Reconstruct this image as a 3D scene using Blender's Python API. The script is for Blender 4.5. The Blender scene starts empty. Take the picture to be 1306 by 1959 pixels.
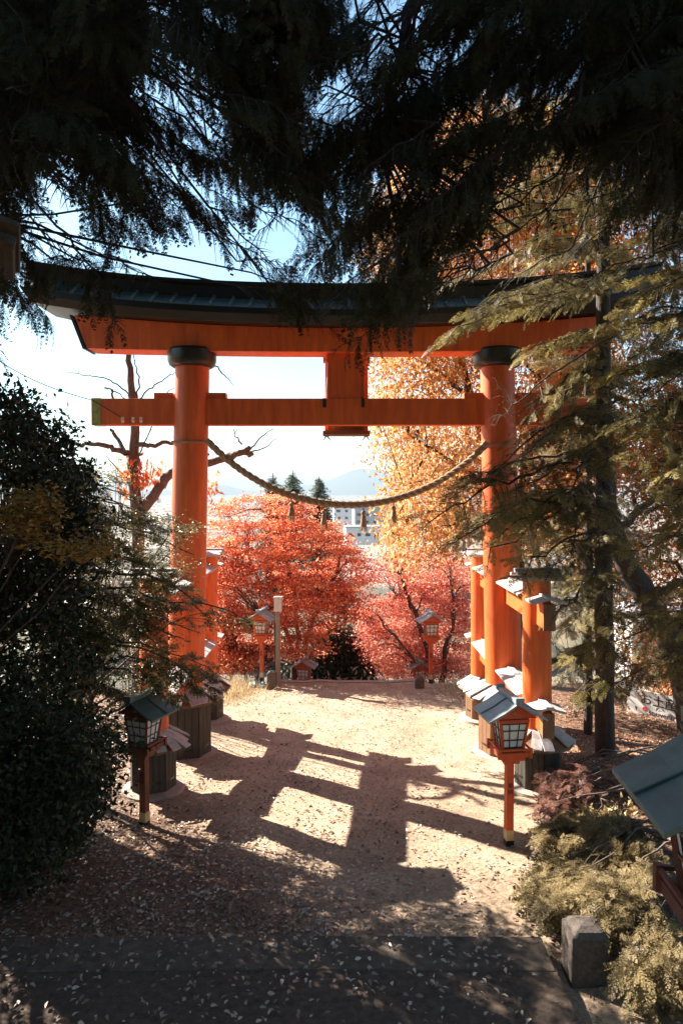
import bpy, math, random
import numpy as np
from mathutils import Vector, Matrix
R = math.radians
random.seed(7)
rng = np.random.default_rng(11)
SC = bpy.context.scene
COL = SC.collection
# ------------------------------------------------------------------ camera
F = 1306.0; CAMZ = 4.77; PITCH = math.atan(39.5 / F)
cd = bpy.data.cameras.new('camera'); cd.sensor_fit = 'VERTICAL'; cd.sensor_height = 36; cd.sensor_width = 24
cd.lens = 24.0; cd.clip_start = 0.05; cd.clip_end = 40000
cam = bpy.data.objects.new('camera', cd); COL.objects.link(cam)
cam.location = (0, 0, CAMZ); cam.rotation_euler = (math.pi / 2 - PITCH, 0, 0); SC.camera = cam
# ------------------------------------------------------------------ sky, sun, exposure
SUN_AZ, SUN_EL = R(-52.5), R(33.2)
w = bpy.data.worlds.new('World'); SC.world = w; w.use_nodes = True
nt = w.node_tree; bg = nt.nodes['Background']
sky = nt.nodes.new('ShaderNodeTexSky'); sky.sky_type = 'NISHITA'; sky.sun_disc = False
sky.sun_elevation = SUN_EL; sky.sun_rotation = SUN_AZ; sky.air_density = 1.0; sky.dust_density = .5; sky.ozone_density = 1.2
tint = nt.nodes.new('ShaderNodeMix'); tint.data_type = 'RGBA'; tint.blend_type = 'MULTIPLY'; tint.inputs[0].default_value = 1; tint.inputs[7].default_value = (.86, 1.03, 1.0, 1)
nt.links.new(sky.outputs[0], tint.inputs[6]); nt.links.new(tint.outputs[2], bg.inputs[0]); bg.inputs[1].default_value = 0.06
ld = bpy.data.lights.new('sun', 'SUN'); ld.energy = 5.0; ld.angle = R(0.5); ld.color = (1.0, 0.9, 0.78)
sun = bpy.data.objects.new('sun', ld); COL.objects.link(sun)
SD = Vector((math.sin(SUN_AZ) * math.cos(SUN_EL), math.cos(SUN_AZ) * math.cos(SUN_EL), math.sin(SUN_EL)))
sun.rotation_euler = SD.to_track_quat('Z', 'Y').to_euler()
sun.location = SD * 60
vs = SC.view_settings; vs.view_transform = 'Standard'; vs.look = 'None'; vs.gamma = 1; vs.exposure = 2.2
SC.cycles.max_bounces = 8; SC.cycles.diffuse_bounces = 4; SC.cycles.transmission_bounces = 4
SC.cycles.transparent_max_bounces = 6; SC.cycles.volume_bounces = 0
SC.cycles.use_denoising = True

# ------------------------------------------------------------------ helpers
cp, sp = math.cos(PITCH), math.sin(PITCH)
def P(px, py, Y):
    """the point at distance Y (metres ahead) seen at photograph position px, py"""
    dx, dz = (px - 653) / F, (979.5 - py) / F
    d = Vector((dx, cp + dz * sp, -sp + dz * cp)); t = Y / d.y
    return Vector((d.x * t, Y, CAMZ + d.z * t))
def proj(p):
    p = np.atleast_2d(np.asarray(p, float)); x, y, z = p[:, 0], p[:, 1], p[:, 2] - CAMZ
    dep = y * cp - z * sp; up = y * sp + z * cp; dep = np.maximum(dep, .05)
    return 653 + F * x / dep, 979.5 - F * up / dep
GY = np.array([-3000, 0, 6.4, 8.4, 10.3, 12.3, 14.4, 18.5, 18.9, 24, 40, 90, 220, 30000.])
GZ = np.array([.55, .55, .5, .36, .22, 0, -.08, -.44, -.7, -4.6, -13, -14, -36, -38.])
def ground(x, y):
    x = np.asarray(x, float); y = np.asarray(y, float)
    sh = np.clip((np.abs(x - 1) - 5.5) / 4, 0, 1) * 2.6 * np.clip((y - 12) / 4, 0, 1)
    z = np.interp(y + sh, GY, GZ)
    near = np.clip((13 - y) / 4, 0, 1)
    z = z + near * np.clip(x - 2.6, 0, 5) * .22 + np.clip((15 - y) / 3, 0, 1) * np.clip(-x - 3.6, 0, 5) * .10
    z = z + .018 * np.sin(x * 2.1 + y * .7) * np.cos(y * 1.6 - x * .4) * (y < 60) + .01 * np.sin(x * 5.3 + 1) * np.sin(y * 4.7)* (y < 60)
    return z
def G(x, y): return float(ground(x, y))

def np_mesh(name, verts, faces, smooth=False):
    """faces: list of integer arrays (n,k)"""
    me = bpy.data.meshes.new(name)
    verts = np.asarray(verts, np.float32).reshape(-1, 3)
    if not isinstance(faces, list): faces = [faces]
    faces = [np.asarray(f, np.int32) for f in faces if len(f)]
    me.vertices.add(len(verts)); me.vertices.foreach_set('co', verts.ravel())
    idx = np.concatenate([f.ravel() for f in faces]); tot = np.concatenate([np.full(len(f), f.shape[1], np.int32) for f in faces])
    st = np.concatenate([[0], np.cumsum(tot)[:-1]]).astype(np.int32)
    me.loops.add(len(idx)); me.loops.foreach_set('vertex_index', idx)
    me.polygons.add(len(tot)); me.polygons.foreach_set('loop_start', st); me.polygons.foreach_set('loop_total', tot)
    if smooth: me.polygons.foreach_set('use_smooth', np.ones(len(tot), bool))
    me.update(calc_edges=True); me.validate(); return me

class MB:
    def __init__(s): s.v = []; s.f = []
    def add(s, vs, fs):
        n = len(s.v); s.v += [tuple(v) for v in vs]; s.f += [tuple(i + n for i in f) for f in fs]; return s
    def box(s, c, size, rot=None, taper=(1, 1)):
        hx, hy, hz = size[0] / 2, size[1] / 2, size[2] / 2; vs = []
        for z in (-hz, hz):
            k = taper if z > 0 else (1, 1)
            for x, y in ((-hx, -hy), (hx, -hy), (hx, hy), (-hx, hy)): vs.append(Vector((x * k[0], y * k[1], z)))
        if rot is not None: vs = [rot @ v for v in vs]
        c = Vector(c); vs = [v + c for v in vs]
        return s.add(vs, [(3, 2, 1, 0), (4, 5, 6, 7), (0, 1, 5, 4), (1, 2, 6, 5), (2, 3, 7, 6), (3, 0, 4, 7)])
    def lathe(s, c, prof, n=24, a0=0, cap=True):
        vs = []; fs = []
        for r, z in prof:
            for k in range(n):
                a = a0 + 2 * math.pi * k / n; vs.append((c[0] + r * math.cos(a), c[1] + r * math.sin(a), c[2] + z))
        for i in range(len(prof) - 1):
            for k in range(n):
                k2 = (k + 1) % n; fs.append((i * n + k, i * n + k2, (i + 1) * n + k2, (i + 1) * n + k))
        if cap: fs.append(tuple(reversed(range(n)))); fs.append(tuple(range((len(prof) - 1) * n, len(prof) * n)))
        return s.add(vs, fs)
    def tube(s, pts, rad, n=8):
        pts = [Vector(p) for p in pts]
        if not hasattr(rad, '__len__'): rad = [rad] * len(pts)
        vs = []; fs = []
        for i, p in enumerate(pts):
            t = (pts[min(i + 1, len(pts) - 1)] - pts[max(i - 1, 0)]).normalized()
            u = t.cross(Vector((.13, .9, .31))).normalized(); v = t.cross(u)
            for k in range(n):
                a = 2 * math.pi * k / n; vs.append(p + (u * math.cos(a) + v * math.sin(a)) * rad[i])
        for i in range(len(pts) - 1):
            for k in range(n): k2 = (k + 1) % n; fs.append((i * n + k, (i + 1) * n + k, (i + 1) * n + k2, i * n + k2))
        fs.append(tuple(range(n))); fs.append(tuple(reversed(range((len(pts) - 1) * n, len(pts) * n))))
        return s.add(vs, fs)
    def sweep(s, xs, sec):
        """sec(x) -> closed list of (x,y,z)"""
        vs = []; fs = []; m = None
        for x in xs:
            q = sec(x); m = len(q); vs += q
        for i in range(len(xs) - 1):
            for k in range(m): k2 = (k + 1) % m; fs.append((i * m + k, i * m + k2, (i + 1) * m + k2, (i + 1) * m + k))
        fs.append(tuple(reversed(range(m)))); fs.append(tuple(range((len(xs) - 1) * m, len(xs) * m)))
        return s.add(vs, fs)
    def build(s, name, m, parent=None, smooth=False, bevel=0, label=None):
        me = bpy.data.meshes.new(name); me.from_pydata([tuple(v) for v in s.v], [], s.f)
        if parent is not None:
            pass
            o0 = wloc(parent); me.transform(Matrix.Translation(-o0))
        import bmesh
        bm = bmesh.new(); bm.from_mesh(me); bmesh.ops.recalc_face_normals(bm, faces=bm.faces)
        bm.to_mesh(me); bm.free()
        return link(name, me, m, parent, smooth, bevel, label)
ROOT = {}
def wloc(o):
    p = Vector((0, 0, 0))
    while o is not None: p = p + o.location; o = o.parent
    return p
def link(name, me, m, parent=None, smooth=False, bevel=0, label=None):
    if m is not None: me.materials.append(m)
    o = bpy.data.objects.new(name, me); COL.objects.link(o)
    if parent is not None: o.parent = parent
    if smooth:
        me.polygons.foreach_set('use_smooth', [True] * len(me.polygons))
        try: me.set_sharp_from_angle(angle=R(40))
        except Exception: pass
    if bevel:
        b = o.modifiers.new('bevel', 'BEVEL'); b.width = bevel; b.segments = 2; b.limit_method = 'ANGLE'; b.angle_limit = R(40)
    if label: o['label'] = label
    return o
def tag(o, label=None, cat=None, group=None, kind=None):
    if label: o['label'] = label
    if cat: o['category'] = cat
    if group: o['group'] = group
    if kind: o['kind'] = kind
    return o
def empty(name, loc, label, cat, group=None):
    o = bpy.data.objects.new(name, None); COL.objects.link(o); o.location = loc; o.empty_display_size = .3
    return tag(o, label, cat, group)
def copy_tree(o, parent=None):
    c = o.copy(); COL.objects.link(c)
    if parent is not None: c.parent = parent
    for ch in list(o.children): copy_tree(ch, c)
    return c
def npobj(name, verts, faces, m, parent=None, smooth=False, label=None):
    v = np.asarray(verts, float).reshape(-1, 3)
    if parent is not None: v = v - np.array(wloc(parent))
    return link(name, np_mesh(name, v, faces, smooth), m, parent, label=label)

# ------------------------------------------------------------------ materials
def newmat(name):
    m = bpy.data.materials.new(name); m.use_nodes = True; n = m.node_tree
    return m, n, n.nodes['Principled BSDF']
def mat(name, c1, c2=None, rough=.6, scale=8, bump=0, metal=0, stretch=(1, 1, 1), spec=.5, detail=6, dist=.02):
    m, n, b = newmat(name); b.inputs['Roughness'].default_value = rough; b.inputs['Metallic'].default_value = metal
    b.inputs['Specular IOR Level'].default_value = spec
    c2 = c2 or tuple(x * .75 for x in c1)
    tc = n.nodes.new('ShaderNodeTexCoord'); mp = n.nodes.new('ShaderNodeMapping'); mp.inputs['Scale'].default_value = stretch
    nz = n.nodes.new('ShaderNodeTexNoise'); nz.inputs['Scale'].default_value = scale; nz.inputs['Detail'].default_value = detail; nz.inputs['Roughness'].default_value = .65
    cr = n.nodes.new('ShaderNodeValToRGB'); cr.color_ramp.elements[0].position = .32; cr.color_ramp.elements[1].position = .68
    cr.color_ramp.elements[0].color = (*c2, 1); cr.color_ramp.elements[1].color = (*c1, 1)
    L = n.links.new; L(tc.outputs['Object'], mp.inputs[0]); L(mp.outputs[0], nz.inputs[0]); L(nz.outputs[0], cr.inputs[0]); L(cr.outputs[0], b.inputs['Base Color'])
    if bump:
        bp = n.nodes.new('ShaderNodeBump'); bp.inputs['Strength'].default_value = bump; bp.inputs['Distance'].default_value = dist
        L(nz.outputs[0], bp.inputs['Height']); L(bp.outputs[0], b.inputs['Normal'])
    return m
def leafmat(name, cols, trans=.4, rough=.5, macro=1.2, spec=.3):
    """random colour per leaf, with a slow drift of colour through the crown, and light passing through"""
    m, n, b = newmat(name); L = n.links.new
    geo = n.nodes.new('ShaderNodeNewGeometry'); tc = n.nodes.new('ShaderNodeTexCoord')
    nz = n.nodes.new('ShaderNodeTexNoise'); nz.inputs['Scale'].default_value = macro; nz.inputs['Detail'].default_value = 2
    mr = n.nodes.new('ShaderNodeMapRange'); mr.inputs[1].default_value = .3; mr.inputs[2].default_value = .7; mr.inputs[3].default_value = -.3; mr.inputs[4].default_value = .3
    ma = n.nodes.new('ShaderNodeMath'); ma.operation = 'MULTIPLY_ADD'; ma.inputs[1].default_value = .75
    cr = n.nodes.new('ShaderNodeValToRGB'); e = cr.color_ramp.elements
    while len(e) < len(cols): e.new(.5)
    for i, c in enumerate(cols): e[i].position = i / (len(cols) - 1); e[i].color = (*c, 1)
    L(tc.outputs['Object'], nz.inputs[0]); L(nz.outputs[0], mr.inputs[0]); L(geo.outputs['Random Per Island'], ma.inputs[0]); 
    ad = n.nodes.new('ShaderNodeMath'); ad.operation = 'ADD'; ad.inputs[1].default_value = .12; L(mr.outputs[0], ad.inputs[0]); L(ad.outputs[0], ma.inputs[2])
    L(ma.outputs[0], cr.inputs[0]); L(cr.outputs[0], b.inputs['Base Color']); b.inputs['Roughness'].default_value = rough
    b.inputs['Specular IOR Level'].default_value = spec
    tr = n.nodes.new('ShaderNodeBsdfTranslucent'); L(cr.outputs[0], tr.inputs[0])
    mx = n.nodes.new('ShaderNodeMixShader'); mx.inputs[0].default_value = trans
    L(b.outputs[0], mx.inputs[1]); L(tr.outputs[0], mx.inputs[2]); L(mx.outputs[0], n.nodes['Material Output'].inputs[0])
    return m
VERM = mat('vermilion paint', (.84, .16, .022), (.56, .085, .015), rough=.5, scale=6, bump=.35, stretch=(1.6, 1.6, .18), detail=12, dist=.01)
VERM2 = mat('vermilion lantern paint', (.66, .10, .02), (.50, .07, .02), rough=.5, scale=14, bump=.15)
BLACKP = mat('black lacquer', (.02, .022, .02), (.012, .013, .012), rough=.35)
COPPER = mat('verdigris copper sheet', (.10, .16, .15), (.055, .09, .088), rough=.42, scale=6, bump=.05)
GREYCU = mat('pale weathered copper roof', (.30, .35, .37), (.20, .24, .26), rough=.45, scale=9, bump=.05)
ROOFT = mat('torii roof copper', (.09, .14, .12), (.045, .07, .062), rough=.4, scale=5)
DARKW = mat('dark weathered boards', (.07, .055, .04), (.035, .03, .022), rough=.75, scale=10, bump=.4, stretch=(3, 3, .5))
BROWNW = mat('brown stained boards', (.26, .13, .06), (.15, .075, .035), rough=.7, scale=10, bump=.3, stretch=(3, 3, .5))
BLEACH = mat('bleached grey boards', (.52, .49, .47), (.33, .30, .29), rough=.75, scale=12, bump=.35, stretch=(1, 1, 1))
GREYPOLE = mat('weathered wooden pole', (.30, .22, .17), (.19, .14, .11), rough=.8, scale=10, bump=.3, stretch=(3, 3, .4))
WHITEB = mat('white painted metal', (.62, .63, .62), (.5, .5, .5), rough=.4)
GOLD = mat('brass end plate', (.62, .45, .12), (.25, .2, .08), rough=.35, scale=18, metal=.7)
STONE = mat('old granite', (.13, .10, .08), (.065, .052, .044), rough=.85, scale=25, bump=.6)
PAPER = mat('lantern paper', (.75, .72, .66), (.66, .63, .58), rough=.6, scale=3)
STRAW = mat('straw rope', (.48, .32, .19), (.28, .18, .10), rough=.85, scale=60, bump=.5)
CONC = mat('concrete footing', (.40, .33, .28), (.30, .25, .21), rough=.9, scale=20, bump=.4)
BARK = mat('dark bark', (.075, .055, .042), (.03, .023, .018), rough=.9, scale=9, bump=.9, stretch=(3, 3, .6), dist=.04)
BARKL = mat('grey brown bark', (.17, .125, .10), (.075, .055, .045), rough=.9, scale=10, bump=.8, stretch=(2.5, 2.5, .6))
BARKM = mat('maple bark', (.12, .08, .065), (.05, .035, .03), rough=.85, scale=9, bump=.5)
INK = mat('dark paint lettering', (.03, .015, .012), rough=.7)
CREAM = mat('cream wood', (.62, .46, .24), (.5, .36, .18), rough=.6, scale=14)
BLUE = mat('faded blue sheet', (.25, .38, .42), (.18, .28, .32), rough=.6)
L_CEDAR = leafmat('cedar needles', [(.020, .022, .010), (.042, .042, .020), (.085, .078, .032)], .18, .7, spec=.1)
L_FIR = leafmat('fir needles', [(.03, .028, .012), (.12, .10, .038), (.31, .25, .095), (.54, .44, .16)], .42, .5, macro=.9)
L_CAM = leafmat('camellia leaves', [(.010, .016, .007), (.022, .030, .011), (.05, .055, .02)], .12, .4, spec=.35)
L_YEW = leafmat('small green leaves', [(.03, .035, .012), (.09, .09, .03), (.24, .20, .07), (.36, .28, .11)], .35, .35, spec=.5)
L_MAP = leafmat('red maple leaves', [(.22, .045, .035), (.60, .12, .06), (.82, .25, .11), (.92, .38, .19), (.94, .52, .32)], .5, .5, macro=1.0)
L_MAP2 = leafmat('salmon maple leaves', [(.26, .06, .05), (.60, .15, .12), (.84, .30, .21), (.93, .46, .31), (.95, .60, .45)], .5, .5, macro=1.1)
L_ORA = leafmat('orange leaves', [(.36, .15, .04), (.62, .29, .085), (.78, .44, .17), (.86, .58, .30)], .5, .5, macro=.6)
L_RUST = leafmat('rust leaves', [(.34, .11, .03), (.62, .25, .06), (.78, .40, .14)], .5, .5, macro=.6)
L_HEDGE = leafmat('dark evergreen leaves', [(.010, .016, .008), (.022, .032, .014), (.05, .055, .02)], .1, .45)
L_GOLD = leafmat('golden cypress sprays', [(.035, .026, .014), (.14, .095, .045), (.28, .22, .095), (.46, .35, .17)], .35, .6, macro=2.2)
L_PURP = leafmat('dry reddish leaves', [(.10, .04, .03), (.22, .10, .075), (.40, .22, .15)], .3, .5)
L_DRY = leafmat('fallen leaves', [(.09, .05, .03), (.26, .16, .10), (.50, .38, .28), (.68, .58, .48)], .12, .5, macro=.8, spec=.6)
L_BRUSH = leafmat('dry brush', [(.14, .11, .09), (.28, .22, .18), (.42, .35, .28)], .3, .7)
L_STRAWG = leafmat('dry grass', [(.25, .18, .09), (.5, .38, .2), (.62, .5, .3)], .3, .7)

# ------------------------------------------------------------------ foliage tools
def leaf_tpl(wd=.45, fold=.12, bend=.15):
    v = np.array([(0, 0, 0), (.45, wd / 2, fold), (1, 0, -bend), (.45, -wd / 2, fold)]); return v, np.array([(0, 1, 2), (0, 2, 3)])
def frond_tpl(nside=7, nneed=6, nl=.085, wn=.016, droop=.22, seed=1, ang=52, ln=.42):
    r = np.random.default_rng(seed); V = []; T = []
    def tri(a, b, c): n = len(V); V.extend([a, b, c]); T.append((n, n + 1, n + 2))
    def needles(p0, d, length, k):
        q = np.array([-d[1], d[0], 0]); 
        tri(p0 - q * .007, p0 + q * .007, p0 + d * length)
        for j in range(k):
            b = p0 + d * length * ((j + .3) / k)
            for s in (-1, 1):
                a = R(42 + r.uniform(-10, 10)) * s; nd = d * math.cos(a) + q * math.sin(a); nd = nd + np.array([0, 0, r.uniform(-.25, .35)])
                l = nl * r.uniform(.8, 1.2) * (1 - .35 * j / k); pq = np.array([-nd[1], nd[0], 0])
                tri(b - pq * wn / 2, b + pq * wn / 2, b + nd * l)
    ax = np.array([1., 0, 0])
    for i in range(nside):
        s = (i + .5) / nside
        for sd in (-1, 1):
            a = R(ang + r.uniform(-9, 9)) * sd; d = np.array([math.cos(a), math.sin(a), r.uniform(-.12, .1)])
            needles(ax * (s + r.uniform(-.03, .03)), d, ln * (1.05 - s) ** .8 * r.uniform(.75, 1.15), nneed)
    needles(ax * 0, ax, 1.0, nneed * 2)
    V = np.array(V); V[:, 2] -= droop * V[:, 0] ** 2; return V, np.array(T)
FR_A = frond_tpl(); FR_B = frond_tpl(5, 4, .12, .03, .25, 2); FR_C = frond_tpl(6, 5, .13, .045, .2, 3, 48, .5)
FR_E = frond_tpl(7, 6, .10, .026, .22, 8, 50, .46)
FR_G = frond_tpl(7, 6, .085, .026, .40, 9, 42, .40)
FR_D = frond_tpl(8, 5, .07, .022, .45, 5, 38, .34)
def norm(a): return a / np.maximum(np.linalg.norm(a, axis=1, keepdims=True), 1e-9)
def place(tpl, pos, xd, zd, scale):
    v, t = tpl; pos = np.asarray(pos, float); xd = norm(np.asarray(xd, float)); zd = np.asarray(zd, float)
    zd = zd - xd * (zd * xd).sum(1, keepdims=True); zd = norm(zd); yd = np.cross(zd, xd)
    M = np.stack([xd, yd, zd], 1) * np.asarray(scale, float).reshape(-1, 1, 1)
    V = np.einsum('vk,nkj->nvj', v, M) + pos[:, None, :]
    T = t[None] + (np.arange(len(pos)) * len(v))[:, None, None]
    return V.reshape(-1, 3), T.reshape(-1, t.shape[1])
def tubes(polys, radii, n=3):
    """polys (N,K,3), radii (N,K) -> verts, quads"""
    polys = np.asarray(polys, float); radii = np.asarray(radii, float); N, K, _ = polys.shape
    t = np.gradient(polys, axis=1); t = t / np.maximum(np.linalg.norm(t, axis=2, keepdims=True), 1e-9)
    a = np.array([.23, .31, .92]); u = np.cross(t, a); u /= np.maximum(np.linalg.norm(u, axis=2, keepdims=True), 1e-9); v = np.cross(t, u)
    an = 2 * np.pi * np.arange(n) / n
    V = polys[:, :, None] + radii[:, :, None, None] * (u[:, :, None] * np.cos(an)[None, None, :, None] + v[:, :, None] * np.sin(an)[None, None, :, None])
    base = (np.arange(N) * K * n)[:, None, None] + (np.arange(K - 1) * n)[None, :, None]; k = np.arange(n)[None, None, :]; k2 = (k + 1) % n
    Q = np.stack([base + k, base + n + k, base + n + k2, base + k2], -1)
    return V.reshape(-1, 3), Q.reshape(-1, 4)
class Wood:
    """collects limbs and twigs, keeps their points so further twigs can be tied on"""
    def __init__(s): s.V = []; s.Q = []; s.n = 0; s.pts = []; s.rad = []
    def add(s, polys, radii, n=3, keep=True):
        V, Q = tubes(polys, radii, n); s.V.append(V); s.Q.append(Q + s.n); s.n += len(V)
        if keep: s.pts.append(np.asarray(polys, float).reshape(-1, 3)); s.rad.append(np.asarray(radii, float).ravel())
    def limb(s, pts, r0, r1, n=8, jit=.0, sub=5):
        """smooth limb through the points"""
        p = [Vector(q) for q in pts]; out = []
        p2 = [p[0] * 2 - p[1]] + p + [p[-1] * 2 - p[-2]]
        for i in range(1, len(p2) - 2):
            for k in range(sub):
                t = k / sub; a, b, c, d = p2[i - 1], p2[i], p2[i + 1], p2[i + 2]
                out.append(.5 * ((2 * b) + (c - a) * t + (2 * a - 5 * b + 4 * c - d) * t * t + (3 * b - a - 3 * c + d) * t ** 3))
        out.append(p[-1]); out = np.array([tuple(q) for q in out])
        if jit: out[1:-1] += rng.normal(0, jit, (len(out) - 2, 3))
        r = np.linspace(1, 0, len(out)) ** .8 * (r0 - r1) + r1
        s.add(out[None], r[None], n); return out
    def twigs_to(s, targets, r0=.008, r1=.002, sag=.0, n=3, maxr=9):
        targets = np.asarray(targets, float); pts = np.concatenate(s.pts); 
        best = np.zeros(len(targets), int)
        for i in range(0, len(targets), 500):
            d = ((targets[i:i + 500, None] - pts[None]) ** 2).sum(2); best[i:i + 500] = d.argmin(1)
        a = pts[best]; L = np.linalg.norm(targets - a, axis=1, keepdims=True)
        ok = L[:, 0] > .02; a, b, L = a[ok], targets[ok], L[ok]
        t = np.linspace(0, 1, 5)[None, :, None]; mid = a[:, None] * (1 - t) + b[:, None] * t
        off = rng.normal(0, .07, (len(a), 1, 3)) * L[:, None]; off[..., 2] += (.14 * L)[:, None, 0]
        poly = mid + off * np.sin(t * np.pi)
        rr = (r0 * (1 - t[..., 0]) + r1 * t[..., 0]) * np.clip(L, .5, 2.5)
        s.add(poly, rr, n)
    def obj(s, name, m, parent): return npobj(name, np.concatenate(s.V), np.concatenate(s.Q), m, parent, smooth=True)
class Crown:
    def __init__(s): s.V = []; s.T = []; s.n = 0
    def add(s, V, T): s.V.append(V); s.T.append(T + s.n); s.n += len(V)
    def obj(s, name, m, parent, label=None): return npobj(name, np.concatenate(s.V), np.concatenate(s.T), m, parent, label=label)
def leaves(centers, k, rad, size, style='rand', tpl=None, keep=None):
    c = np.repeat(np.asarray(centers, float), k, 0); n = len(c); pos = c + rng.normal(0, 1, (n, 3)) * np.array(rad)
    if keep is not None: m = keep(pos); pos = pos[m]; n = len(pos)
    if style == 'flat':
        xd = rng.normal(0, 1, (n, 3)) * [1, 1, .25]; zd = rng.normal(0, .45, (n, 3)) + [0, 0, 1]
    elif style == 'hang':
        xd = rng.normal(0, .45, (n, 3)) + [0, 0, -1]; zd = rng.normal(0, 1, (n, 3))
    else:
        xd = rng.normal(0, 1, (n, 3)); zd = rng.normal(0, .8, (n, 3)) + [0, 0, .6]
    return place(tpl or leaf_tpl(), pos, xd, zd, size * rng.uniform(.65, 1.25, n))
def vnoise(seed, n=64):
    g = np.random.default_rng(seed).random((n, n, n)).astype(np.float32)
    def f(p):
        p = np.asarray(p, float) % n; i = np.floor(p).astype(int); t = p - i; t = t * t * (3 - 2 * t); o = 0
        for dx in (0, 1):
            for dy in (0, 1):
                for dz in (0, 1):
                    wgt = (t[:, 0] if dx else 1 - t[:, 0]) * (t[:, 1] if dy else 1 - t[:, 1]) * (t[:, 2] if dz else 1 - t[:, 2])
                    o = o + wgt * g[(i[:, 0] + dx) % n, (i[:, 1] + dy) % n, (i[:, 2] + dz) % n]
        return o
    return f
VN = vnoise(3)
def inpoly(px, py, poly):
    ins = np.zeros(len(px), bool); m = len(poly)
    for i in range(m):
        x1, y1 = poly[i]; x2, y2 = poly[(i + 1) % m]
        c = ((y1 > py) != (y2 > py)) & (px < (x2 - x1) * (py - y1) / ((y2 - y1) if y2 != y1 else 1e-9) + x1); ins ^= c
    return ins
def sample(n, gen, keep):
    out = []; tot = 0
    for _ in range(60):
        p = gen(n); p = p[keep(p)]; out.append(p); tot += len(p)
        if tot >= n: break
    return np.concatenate(out)[:n]
def bough(a, b, width, fronds, wood, fs=.36, sp=.13, nsub=12, sag=.12, flat=.25, hang=0.):
    """a conifer bough: a main axis with side shoots in one drooping plane; fronds gets (pos, dir, up, size)"""
    a = np.array(a, float); b = np.array(b, float); L = np.linalg.norm(b - a)
    t = np.linspace(0, 1, 9); ax = a[None] * (1 - t[:, None]) + b[None] * t[:, None]; ax[:, 2] += sag * L * np.sin(t * np.pi) 
    ax[1:-1] += rng.normal(0, .02 * L, (7, 3)); wood.add(ax[None], (np.linspace(.02, .004, 9) * max(.5, L / 2))[None], 4)
    d0 = norm((b - a)[None])[0]; up = np.array([0, 0, 1.]) + rng.normal(0, flat, 3); side = np.cross(d0, up); side /= np.linalg.norm(side)
    polys = []
    for i in range(nsub):
        s = .08 + .92 * (i + rng.uniform(0, .6)) / nsub
        p0 = np.array([np.interp(s, t, ax[:, k]) for k in range(3)])
        for sd in (-1, 1):
            l = width * (1.08 - s) ** .6 * rng.uniform(.55, 1.1); an = R(rng.uniform(38, 66))
            d = d0 * math.cos(an) + side * sd * math.sin(an); d[2] -= .12 + hang; e = p0 + d * l
            mid = (p0 + e) / 2 + [0, 0, .06 * l]; polys.append((p0, mid, e))
            m = max(2, int(l / sp)); 
            for j in range(m + 1):
                q = j / m; c = p0 * (1 - q) + e * q; dd = d + d0 * .3 * rng.normal() + side * .45 * rng.normal() - np.array([0, 0, .15 + hang * .7])
                fronds.append((c, dd, up + rng.normal(0, .35, 3), fs * rng.uniform(.6, 1.15)))
    fronds.append((b - d0 * .1, d0, up, fs))
    polys = np.array(polys); wood.add(polys, np.tile(np.array([.007, .004, .002]), (len(polys), 1)), 3)
def fronds_to(crown, fronds, tpl, keep=None):
    p = np.array([f[0] for f in fronds]); d = np.array([f[1] for f in fronds]); u = np.array([f[2] for f in fronds]); s = np.array([f[3] for f in fronds])
    if keep is not None: m = keep(p + d * .3 * s[:, None]); p, d, u, s = p[m], d[m], u[m], s[m]
    if len(p): crown.add(*place(tpl, p, d, u, s))
    return len(p)

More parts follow.
